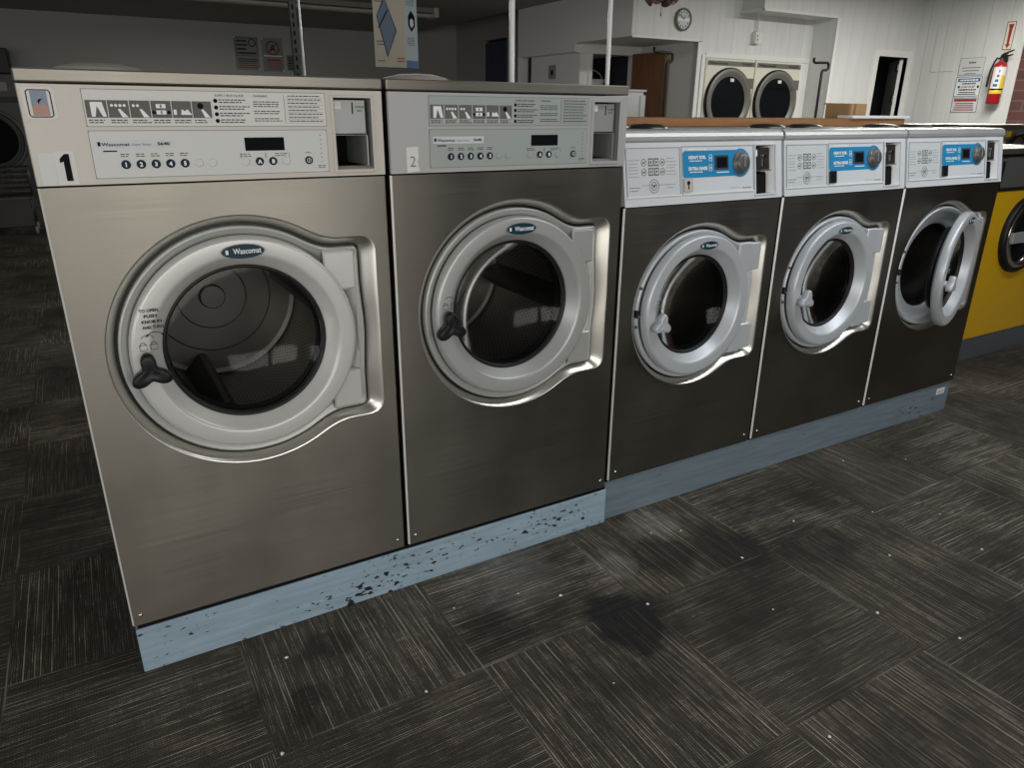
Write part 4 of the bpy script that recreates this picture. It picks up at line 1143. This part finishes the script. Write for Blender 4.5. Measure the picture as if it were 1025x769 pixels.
def d4(mb, x):
    for q in ((2.800, 2.806, 2.00, 2.27), (2.886, 2.892, 2.00, 2.27), (2.80, 2.89, 2.00, 2.008), (2.80, 2.89, 2.262, 2.27)): lrect(mb, x, *q, M['red_ink'])
    mb.prism([(2.846, 2.015), (2.872, 2.055), (2.858, 2.055), (2.862, 2.20), (2.872, 2.245), (2.82, 2.245), (2.83, 2.20), (2.834, 2.055), (2.820, 2.055)], x - .001, x, M['red_ink'], 'yz')
wall_sign(2.792, 2.900, 1.992, 2.278, 'white sign with a red arrow pointing down above the extinguisher', d4, M['cream'])
# surface access panel cover on the right wall
mb = MB(M['trim']); mb.box(XR - .008, XR - .001, 3.36, 3.63, 1.815, 2.30, M['wall_white_y'], .002)
struct('access_panel', mb)

t = empty('fire_extinguisher', (XR - .085, 2.825, 1.47), 0, label='red fire extinguisher with yellow and white label on the white right wall', cat='fire extinguisher')
mb = MB(M['red']); mb.lathe([(.0005, 0), (.060, 0), (.064, .006), (.064, .36), (.058, .385), (.035, .405), (.022, .412), (.022, .42)], (0, 0, 0), 'z', 40, M['red'], True); mb.build('cylinder', t)
mb = MB(M['paper'], M['yellow_print'])
mb.lathe([(.0652, .14), (.0652, .36)], (0, 0, 0), 'z', 30, M['paper'], True, a0=PI * .86, a1=PI * 1.62)
mb.lathe([(.0656, .14), (.0656, .28)], (0, 0, 0), 'z', 12, M['yellow_print'], True, a0=PI * 1.30, a1=PI * 1.62)
mb.lathe([(.0660, .10), (.0660, .135)], (0, 0, 0), 'z', 30, M['yellow_print'], True, a0=PI * .86, a1=PI * 1.62)
mb.lathe([(.0662, .135), (.0662, .15)], (0, 0, 0), 'z', 30, M['ink'], True, a0=PI * .86, a1=PI * 1.62)
for k in range(4): mb.lathe([(.0664, .17 + k * .045), (.0664, .195 + k * .045)], (0, 0, 0), 'z', 8, M['blue_print'], True, a0=PI * (1.0 + .05 * k), a1=PI * 1.2)
mb.build('paper_label', t)
mb = MB(M['black']); mb.cyl(.017, .415, .45, (0, 0, 0), 'z', 16, M['dark_metal'])
mb.prism([(-.03, .45), (.02, .458), (.09, .498), (.088, .508), (.0, .475), (-.03, .462)], -.008, .008, M['black'])
mb.T = Matrix.Rotation(-PI / 2, 4, 'Z'); mb.prism([(-.02, .45), (.02, .452), (.10, .47), (.10, .48), (.0, .470), (-.02, .462)], -.009, .009, M['black']); mb.prism([(-.02, .47), (.02, .478), (.10, .515), (.10, .525), (.0, .49)], -.009, .009, M['black'])
mb.build('lever_handle', t)
mb = MB(M['black']); pts = []
for i in range(15):
    s = i / 14; pts.append((-.02, .012 + .075 * math.sin(PI * min(1, s * 1.25) * .5) ** .8, .44 - (.0 if s < .15 else (s - .15) * .32) + .02 * math.sin(s * PI)))
mb.tube(pts, .009, M['black'], 10); mb.build('hose', t)
mb = MB(M['dark_metal']); mb.box(.064, .083, -.02, .02, .22, .46, M['dark_metal'], .002); mb.build('wall_bracket', t)

# ------------------------------------------------------------------ stuff on and behind the row
mb = MB(M['wood']); mb.box(X3 + .02, 3.42, .42, .80, ZT2 + .001, ZT2 + .033, M['wood'], .003)
tag(mb.build('wooden_board'), 'long brown wooden board lying across the tops of the lower washing machines', 'board')
t = empty('cardboard_box', (3.11, .50, ZT2 + .0335), 0, label='small open cardboard box on the brown board', cat='box')
mb = MB(M['card']); mb.box(0, .130, 0, .12, 0, .062, M['card'], .001); mb.box(.0, .015, -.0015, .0, .0, .060, M['card_dark']); mb.box(.040, .052, -.0015, .0, .0, .062, M['card_dark']); mb.build('carton', t)
mb = MB(M['card_dark']); mb.T = Matrix.Translation((0, .12, .063)); mb.add([(0, 0, 0), (.130, 0, 0), (.136, .03, -.004), (.02, .03, -.004), (0, 0, .002), (.130, 0, .002), (.136, .03, -.002), (.02, .03, -.002)],
        [(0, 1, 2, 3), (4, 5, 6, 7), (0, 1, 5, 4), (1, 2, 6, 5), (2, 3, 7, 6), (3, 0, 4, 7)], M['card']); mb.build('flap', t)
mb = MB(M['white']); mb.box(3.02, 3.43, .405, .485, ZT2 + .0335, ZT2 + .0455, M['white'], .002)
tag(mb.build('tray'), 'thin white tray lying on the right end of the brown board', 'tray')
t = empty('metal_cabinet', (2.50, 1.30, 0), 0, label='narrow pale grey cabinet top with white edge behind the brown board near machine 2', cat='cabinet')
mb = MB(M['bulk_grey']); mb.box(-.35, .095, 0, .30, 0, 1.445, M['bulk_grey'], .002); mb.build('body', t)
mb = MB(M['trim']); mb.box(.070, .100, -.012, -.001, 0, 1.43, M['trim'], .002); mb.box(-.35, .105, -.012, .305, 1.4455, 1.455, M['trim'], .002); mb.build('edge_trim', t)

def pole(x, y, r, m, label, name='pole'):
    mb = MB(m); mb.tube([(x, y, .004), (x, y, ZLOW - .001)], r, m, 16); mb.lathe([(r * 2.2, 0), (r * 2.2, .01), (r, .012)], (x, y, 0), 'z', 20, m, False)
    return tag(mb.build(name), label, 'pole')
pole(1.655, 1.0, .0115, M['pole_white'], 'white vertical pole rising behind machine 2, left one of two')
pole(2.135, 1.0, .0095, M['pole_white'], 'white vertical pole rising behind the right edge of machine 2')
# slotted upright
t = empty('shelf_upright', (1.37, 3.0, 0), 0, label='slotted grey metal upright with a bright rod behind machine 1', cat='upright')
mb = MB(M['dark_metal']); mb.box(-.055, -.015, 0, .03, 0, ZLOW - .001, mat('upright_grey', (.07, .07, .066), .5), .002)
for k in range(51): mb.box(-.043, -.032, -.001, .002, .06 + k * .046, .085 + k * .046, M['ink'])
mb.build('slotted_channel', t)
mb = MB(M['chrome']); mb.tube([(.005, .01, 0), (.005, .01, ZLOW - .001)], .006, M['pole_white'], 10); mb.build('rod', t)

# unlit tube fixture
t = empty('fluorescent_fixture', (0.6, 6.7, ZLOW), 0, label='long unlit fluorescent fixture on the dark ceiling of the rear room', cat='light fixture')
mb = MB(M['tube_white']); mb.box(0, 3.30, -.09, .09, -.055, -.001, mat('fixture_grey', (.22, .21, .19), .5), .006); mb.box(3.30, 3.36, -.10, .10, -.10, -.001, M['tube_white'], .006); mb.box(-.06, 0, -.10, .10, -.10, -.001, M['tube_white'], .006)
mb.build('housing', t)
for yy in (-.05, .05):
    mb = MB(M['tube_white']); mb.cyl(.016, .002, 3.298, (0, yy, -.078), 'x', 16, M['tube_white']); mb.build('tube', t)

# hanging soap carton
def carton():
    t = empty('hanging_carton', (1.64, 2.5, 1.58), 0, label='white product carton with a tilted blue picture, hanging behind machines 1 and 2', cat='carton')
    w1, w2 = .20, .13
    mb = MB(M['paper'])
    tw = .035
    # four-sided carton: the front and the right side turned towards the camera
    A = Vector((0, 0)); B = Vector((.180, -.02)); C_ = Vector((.275, .03)); D = Vector((.095, .05))
    mb.T = Matrix.Rotation(math.radians(0), 4, 'Y')
    zt, zb = .42, .0
    cream = mat('carton_cream', (.46, .42, .34), .6); pale = mat('carton_pale_blue', (.42, .50, .55), .6)
    pts = [A, B, C_, D]
    vs = [(p.x, p.y, zb + (.0 if i < 4 else 0)) for i, p in enumerate(pts)] + [(p.x, p.y, zt) for p in pts]
    mb.add(vs, [(0, 1, 5, 4)], cream); mb.add(vs, [(1, 2, 6, 5)], pale); mb.add(vs, [(2, 3, 7, 6), (3, 0, 4, 7), (0, 1, 2, 3), (4, 5, 6, 7)], M['blue_print'])
    def onf(P, Q, pts2, m, off):
        d = (Q - P); n = Vector((d.y, -d.x)).normalized() * off
        mb.add([(P.x + d.x * u + n.x, P.y + d.y * u + n.y, zz) for u, zz in pts2], [tuple(range(len(pts2)))], m)
    grey = mat('carton_picture_blue', (.10, .15, .22), .5)
    onf(A, B, [(.10, .26), (.36, .36), (.72, .19), (.40, .05)], M['ink'], .001)
    onf(A, B, [(.12, .262), (.37, .352), (.69, .19), (.41, .062)], grey, .002)
    onf(A, B, [(.14, .205), (.44, .295), (.46, .288), (.16, .198)], M['ink'], .003)
    for u0, z_ in ((.55, .375), (.62, .36), (.06, .33), (.70, .045), (.70, .03), (.08, .03), (.06, .13), (.08, .115)): onf(A, B, [(u0, z_), (u0 + .24, z_), (u0 + .24, z_ + .006), (u0, z_ + .006)], M['red_ink'] if u0 > .5 else M['ink_grey'], .001)
    onf(B, C_, [(.0, .0), (1, .0), (1, .04), (0, .04)], M['blue_print'], .001)
    for k in range(9): onf(B, C_, [(.12, .12 + k * .009 + (.16 if k > 4 else 0)), (.75, .12 + k * .009 + (.16 if k > 4 else 0)), (.75, .123 + k * .009 + (.16 if k > 4 else 0)), (.12, .123 + k * .009 + (.16 if k > 4 else 0))], M['ink_grey'], .001)
    onf(B, C_, [(.25 + .0, .22), (.5, .19), (.8, .22), (.8, .27), (.5, .30), (.25, .27)], M['ink'], .001)
    onf(B, C_, [(.38, .225), (.52, .21), (.66, .225), (.66, .25), (.52, .26), (.38, .25)], M['insert'], .002)
    mb.build('carton', t)
    mb = MB(M['dark_metal'])
    for x, y in ((.06, .02), (.20, .025)): mb.tube([(x, y, zt), (x, y, ZLOW - 1.58 - .001)], .0015, M['dark_metal'], 6)
    mb.build('hanging_cord', t)
carton()

# small posters on the dim rear wall
def back_sign(x0, x1, z0, z1, label, draw):
    mb = MB(M['ceil']); m = mat('dim_poster', (.24, .26, .25), .6)
    mb.box(x0, x1, YB - .006, YB - .001, z0, z1, m, .001); draw(mb, YB - .006)
    for (a, b) in ((x0 + .01, z1 - .015), (x1 - .01, z0 + .015)): mb.cyl(.010, YB - .012, YB - .006, (a, 0, b), 'y', 10, M['white'])
    tag(mb.build('wall_sign'), label, 'sign')
def s1(mb, y):
    for q in ((2.25, 2.54, 2.27, 2.275), (2.25, 2.54, 2.05, 2.055), (2.25, 2.255, 2.05, 2.275), (2.535, 2.54, 2.05, 2.275)): mb.rect(*q, y, M['ink'])
    for k in range(4): lines(mb, 2.268, (2.40, 2.41, 2.39, 2.52)[k], 2.235 - k * .05, 1, .01, y, M['ink'], .024, 700 + k, 0)
    mb.tube([(2.475 + .045 * math.cos(a * PI / 10), y - .002, 2.215 + .045 * math.sin(a * PI / 10)) for a in range(21)], .005, M['ink'], 5)
    for k in range(5): mb.rect(2.27, 2.53, 1.90 + k * .026, 1.91 + k * .026, y, M['red_ink'] if k < 3 else M['ink'])
back_sign(2.235, 2.555, 1.87, 2.29, 'dim poster with boxed black text and a round drawing, left on the rear wall', s1)
def s2(mb, y):
    mb.tube([(2.745 + .085 * math.cos(a * PI / 12), y - .003, 2.16 + .085 * math.sin(a * PI / 12)) for a in range(25)], .009, M['red_ink'], 6)
    mb.tube([(2.69, y - .003, 2.10), (2.80, y - .003, 2.22)], .008, M['red_ink'], 6)
    mb.text('A', 2.745, 2.115, y, .13, M['ink'], 'CENTER')
    mb.rect(2.62, 2.87, 2.055, 2.068, y, M['white'])
    mb.rect(2.66, 2.85, 1.995, 2.02, y, M['red_ink'])
    for k in range(4): mb.rect(2.66, 2.85, 1.89 + k * .026, 1.90 + k * .026, y, M['red_ink'])
back_sign(2.60, 2.885, 1.86, 2.29, 'dim poster with a red prohibition circle on the rear wall', s2)
mb = MB(M['ink_grey']); m_ = mat('dim_sheet', (.17, .18, .175), .7); mb.box(2.93, 3.12, YB - .004, YB - .001, 1.88, 2.08, m_)
for k in range(5): mb.rect(2.95, 3.09, 1.90 + k * .035, 1.912 + k * .035, YB - .004, M['ink'])
tag(mb.build('wall_sign'), 'faint grey text sheet beside the red prohibition poster', 'sign')

# dark dryer and basket cart far left
t = empty('tumble_dryer', (-1.42, 8.9, 0), 0, label='dark tall dryer with a big round door against the rear wall at far left', cat='dryer')
mb = MB(M['dark_enamel']); mb.box(0, 1.10, 0, .55, .0, 1.72, M['dark_enamel'], .01); mb.box(0, 1.06, .03, .55, 1.72, 1.99, M['black'], .01); mb.build('cabinet', t)
mb = MB(M['inner_steel']); mb.box(.90, .99, -.01, 0, 1.53, 1.63, mat('dryer_knob_plate', (.28, .28, .27), .5), .01); mb.build('knob_plate', t)
mb = MB(M['black']); mb.box(.88, 1.06, -.008, 0, 1.41, 1.47, M['black'], .002); mb.build('coin_slot', t)
for k in range(6): pass
c = (.72, 0, 1.0)
mb = MB(M['dark_enamel'], M['black']); mb.lathe([(.36, 0), (.36, -.02), (.34, -.03), (.32, -.02), (.31, 0)], c, 'y', 48, mat('dryer_ring', (.085, .085, .082), .4), True); mb.lathe([(.295, 0), (.295, -.03), (.28, -.035), (.26, -.02)], c, 'y', 48, M['dark_enamel'], True); d = mb.build('door', t)
mb = MB(M['lcd']); mb.lathe([(.265, -.015), (.15, -.03), (.0005, -.035)], c, 'y', 48, M['lcd'], True); mb.build('door_glass', d)
t = empty('basket_cart', (-1.05, 8.2, 0), 0, label='dark wire laundry basket cart standing before the far left dryer', cat='cart')
mb = MB(M['dark_enamel'])
wm = mat('cart_wire', (.10, .10, .09), .4, .6)
for z_ in (.42, .48, .54, .60, .66, .72): mb.tube([(0, 0, z_), (.66, 0, z_), (.66, .45, z_), (0, .45, z_), (0, 0, z_)], .006, wm, 6)
for k in range(12): mb.tube([(.66 * k / 11, 0, .42), (.66 * k / 11, 0, .72)], .004, wm, 5)
for k in range(9): mb.tube([(.66, .45 * k / 8, .42), (.66, .45 * k / 8, .72)], .004, wm, 5)
mb.box(0, .66, 0, .45, .40, .41, wm); mb.build('basket', t)
mb = MB(wm)
for x, y in ((.02, .02), (.64, .02), (.64, .43), (.02, .43)): mb.tube([(x, y, .10), (x, y, .42)], .009, wm, 8)
mb.build('frame', t)
for x, y in ((.02, .02), (.64, .02), (.64, .43), (.02, .43)):
    mb = MB(M['black']); mb.cyl(.045, -.012, .012, (x, y, .045), 'x', 18, M['ink_light']); mb.cyl(.008, .05, .10, (x, y, 0), 'z', 8, M['chrome']); mb.build('caster', t)
# basin inside the doorway
mb = MB(M['white']); mb.lathe([(.0005, 1.60), (.12, 1.60), (.16, 1.70), (.165, 1.70), (.125, 1.59), (.0005, 1.59)], (5.27, 5.44, 0), 'z', 28, M['insert'], True)
o = empty('laundry_basin', (5.27, 5.44, 0), 0, label='pale round basin with wire handle inside the dark doorway', cat='basin')
b_ = mb.build('bowl', o); b_.location = (-5.27, -5.44, 0)
mb = MB(M['chrome']); mb.tube([(.16 * math.cos(a * PI / 12), 0, 1.70 + .10 * math.sin(a * PI / 12)) for a in range(13)], .006, M['insert'], 8); mb.build('handle', o)
mb = MB(M['dark_metal']); mb.cyl(.03, 0.0, 1.589, (0, 0, 0), 'z', 12, M['dark_metal']); mb.cyl(.14, 0, .02, (0, 0, 0), 'z', 24, M['dark_metal']); mb.build('stand', o)
# light switch plate beside the doorway
mb = MB(M['ink_light']); mb.box(4.849, 4.856, 5.52, 5.66, 1.70, 1.84, mat('switch_plate', (.26, .27, .26), .5), .001); mb.box(4.845, 4.849, 5.57, 5.61, 1.74, 1.79, M['ink'])
tag(mb.build('switch_plate'), 'grey switch plate on the wall under the grey bulkhead', 'switch')

# ------------------------------------------------------------------ yellow washer at right
YY = .394
t = empty('washing_machine', (4.06, YY, 0), 0, label='yellow front-load washing machine with black control panel at the right edge', cat='washing machine')
w = 1.0
mb = MB(M['yellow']); mb.box(0, w, 0, .70, .135, .965, M['yellow'], .004); mb.build('cabinet', t)
mb = MB(M['black'])
pr = [(-.006, .968), (.03, 1.155), (.70, 1.155), (.70, .968)]
vs = [(0, a, b) for a, b in pr] + [(w, a, b) for a, b in pr]
mb.add(vs, [(0, 1, 2, 3), (4, 5, 6, 7), (0, 1, 5, 4), (1, 2, 6, 5), (2, 3, 7, 6), (3, 0, 4, 7)], M['black'])
mb.prism(rrect(.27, .95, .99, 1.14, .01), -.004, .0, mat('smoked_panel', (.09, .09, .09), .3))
o = mb.build('control_panel', t)
o2 = None
mb = MB(M['ink_light']); mb.T = Matrix.Translation((0, -.006, .968)) @ Matrix.Rotation(-math.atan2(.036, .187), 4, 'X') @ Matrix.Translation((0, 0, -.968))
mb.rect(.265, .96, .985, 1.145, -.001, mat('smoked_overlay', (.085, .085, .082), .35)); mb.prism(roundpts(.41, 1.075, .035, 20), -.004, -.0016, M['inner_steel'])
for k in range(6): lines(mb, .30, .95, 1.13 - k * .024, 1, .01, -.0016, M['ink_light'], .006, 300 + k, .4)
mb.build('instruction_sheet', o)
c = (.605, 0, .715)
mb = MB(M['black']); mb.lathe([(.215, 0), (.215, -.02), (.20, -.035), (.185, -.03)], c, 'y', 64, M['black'], True); mb.lathe([(.185, -.03), (.17, -.045), (.155, -.03), (.15, -.015)], c, 'y', 64, M['chrome'], True); d = mb.build('door', t)
mb = MB(M['lcd']); mb.lathe([(.15, -.01), (.08, -.02), (.0005, -.025)], c, 'y', 48, M['lcd'], True); mb.build('door_glass', d)
mb = MB(M['inner_steel']); mb.box(.43, .56, -.052, -.036, .68, .74, M['inner_steel'], .003); mb.build('door_handle', d)
mb = MB(M['steel_lid']); mb.box(0, w, .0, .70, 1.156, 1.185, M['steel_lid'], .004); mb.build('lid', t)
mb = MB(M['plinth3']); mb.box(4.04, 5.1, YY + .004, 1.1, 0, .134, M['plinth3'], .003); tag(mb.build('plinth'), 'dark slate plinth under the yellow washing machine', 'plinth')
# service cabinet behind the yellow machine with caution stickers
t = empty('service_cabinet', (4.10, 1.22, 0), 0, label='grey steel cabinet with yellow stickers and black hose behind the yellow washing machine', cat='cabinet')
mb = MB(M['bulk_grey']); mb.box(0, 2.5, 0, .7, 0, 1.265, mat('cabinet_steel', (.25, .25, .24), .4, .5), .003); mb.box(-.02, 2.52, -.02, .72, 1.265, 1.29, M['steel_lid'], .004); mb.build('body', t)
mb = MB(M['yellow_print'])
for q in ((1.71, 1.78, 1.205, 1.245), (1.80, 1.87, 1.205, 1.245), (1.74, 1.82, 1.115, 1.175)): mb.box(q[0], q[1], -.004, -.001, q[2], q[3], M['yellow_print'])
mb.prism(roundpts(1.78, 1.145, .014, 14), -.006, -.004, M['ink'])
mb.build('caution_sticker', t)
mb = MB(M['black']); mb.tube([(1.90 + .13 * math.cos(a * PI / 12), -.05, 1.10 + .12 * math.sin(a * PI / 12)) for a in range(13)], .014, M['black'], 10); mb.build('hose', t)

# white crumbs of litter on the carpet
rnd = random.Random(3)
spots = [(.995, -.19), (.80, -.155), (.245, -.42), (.60, -.41), (1.30, -.42), (1.02, -.62), (1.72, -.39), (1.66, -.17), (2.05, -.32), (2.35, -.42), (2.15, -.62), (1.60, -.62), (1.95, -.96), (1.35, -1.0), (2.86, -.22), (2.62, -.10), (1.56, -.13), (2.45, -.75), (.33, -.12), (1.85, -.78), (2.55, -.55), (1.1, -.26)]
for i, (x, y) in enumerate(spots):
    r = rnd.uniform(.0025, .0055); mb = MB(M['white'])
    n = 7; base = [(x + r * rnd.uniform(.6, 1.3) * math.cos(2 * PI * k / n), y + r * rnd.uniform(.6, 1.3) * math.sin(2 * PI * k / n)) for k in range(n)]
    vs = [(a, b, .0005) for a, b in base] + [(x + (a - x) * .6, y + (b - y) * .6, .0005 + r * .6) for a, b in base]
    mb.add(vs, [tuple(range(n)), tuple(range(n, 2 * n))] + [(k, (k + 1) % n, n + (k + 1) % n, n + k) for k in range(n)], M['white'])
    tag(mb.build('lint_crumb'), 'tiny white crumb of lint lying on the striped carpet', 'litter', 'white lint crumbs scattered on the carpet')

# ------------------------------------------------------------------ lights
def area(name, loc, rot, sx, sy, power, color=(1, 1, 1)):
    l = bpy.data.lights.new(name, 'AREA'); l.shape = 'RECTANGLE'; l.size = sx; l.size_y = sy; l.energy = power; l.color = color
    o = bpy.data.objects.new(name, l); col.objects.link(o); o.location = loc; o.rotation_euler = rot
    return o
area('daylight_window_left', (-2.15, YF - .12, 1.35), (math.radians(90), 0, 0), 2.9, 1.7, 78, (1.0, .95, .88))
area('daylight_window_right', (1.05, YF - .12, 1.35), (math.radians(90), 0, 0), 2.9, 1.7, 66, (1.0, .97, .92))
area('daylight_added_side', (XL - .12, -3.0, 1.35), (math.radians(90), 0, math.radians(-90)), 3.3, 1.7, 60, (.95, .97, 1.0))  # added unseen source, brightens door rims and left edges
area('fill_aisle', (3.3, -.8, ZLOW - .03), (0, 0, 0), 2.9, .25, 26, (.93, .97, 1.0))  # added unseen lamp, brightens the low lids and control panels
area('ceiling_lamp_right', (6.8, 2.0, ZC - .03), (0, 0, 0), 2.4, .3, 98, (1.0, .99, .95))
area('fill_middle', (2.2, 3.4, ZLOW - .03), (0, 0, 0), 1.2, .3, 26, (1.0, .99, .96))  # added unseen lamp, lifts the bulkhead side and recess
area('fill_rear', (1.6, 7.6, ZLOW - .14), (0, 0, 0), 1.2, .3, 11, (1.0, .97, .92))  # added unseen lamp, lifts the dark rear wall
w_ = bpy.data.worlds.new('world'); scn.world = w_; w_.use_nodes = True
w_.node_tree.nodes['Background'].inputs[0].default_value = (.6, .7, .85, 1); w_.node_tree.nodes['Background'].inputs[1].default_value = .3

# ------------------------------------------------------------------ camera
cam = bpy.data.cameras.new('camera'); co = bpy.data.objects.new('camera', cam); col.objects.link(co); scn.camera = co
yaw, pit, rol, f = .53129, .36026, .00787, 720.8
cam.sensor_fit = 'HORIZONTAL'; cam.sensor_width = 36; cam.lens = f / 1025 * 36; cam.clip_start = .05; cam.clip_end = 60
fw = Vector((math.sin(yaw) * math.cos(pit), math.cos(yaw) * math.cos(pit), -math.sin(pit)))
r = Vector((math.cos(yaw), -math.sin(yaw), 0)); u = r.cross(fw)
r2 = r * math.cos(rol) + u * math.sin(rol); u2 = -r * math.sin(rol) + u * math.cos(rol)
R3 = Matrix((r2, u2, -fw)).transposed()
co.matrix_world = Matrix.Translation((.06856, -1.72147, 1.34301)) @ R3.to_4x4()
scn.view_settings.view_transform = 'Standard'; scn.view_settings.look = 'None'; scn.view_settings.gamma = 1; scn.view_settings.use_curve_mapping = False
scn.view_settings.exposure = 0.15
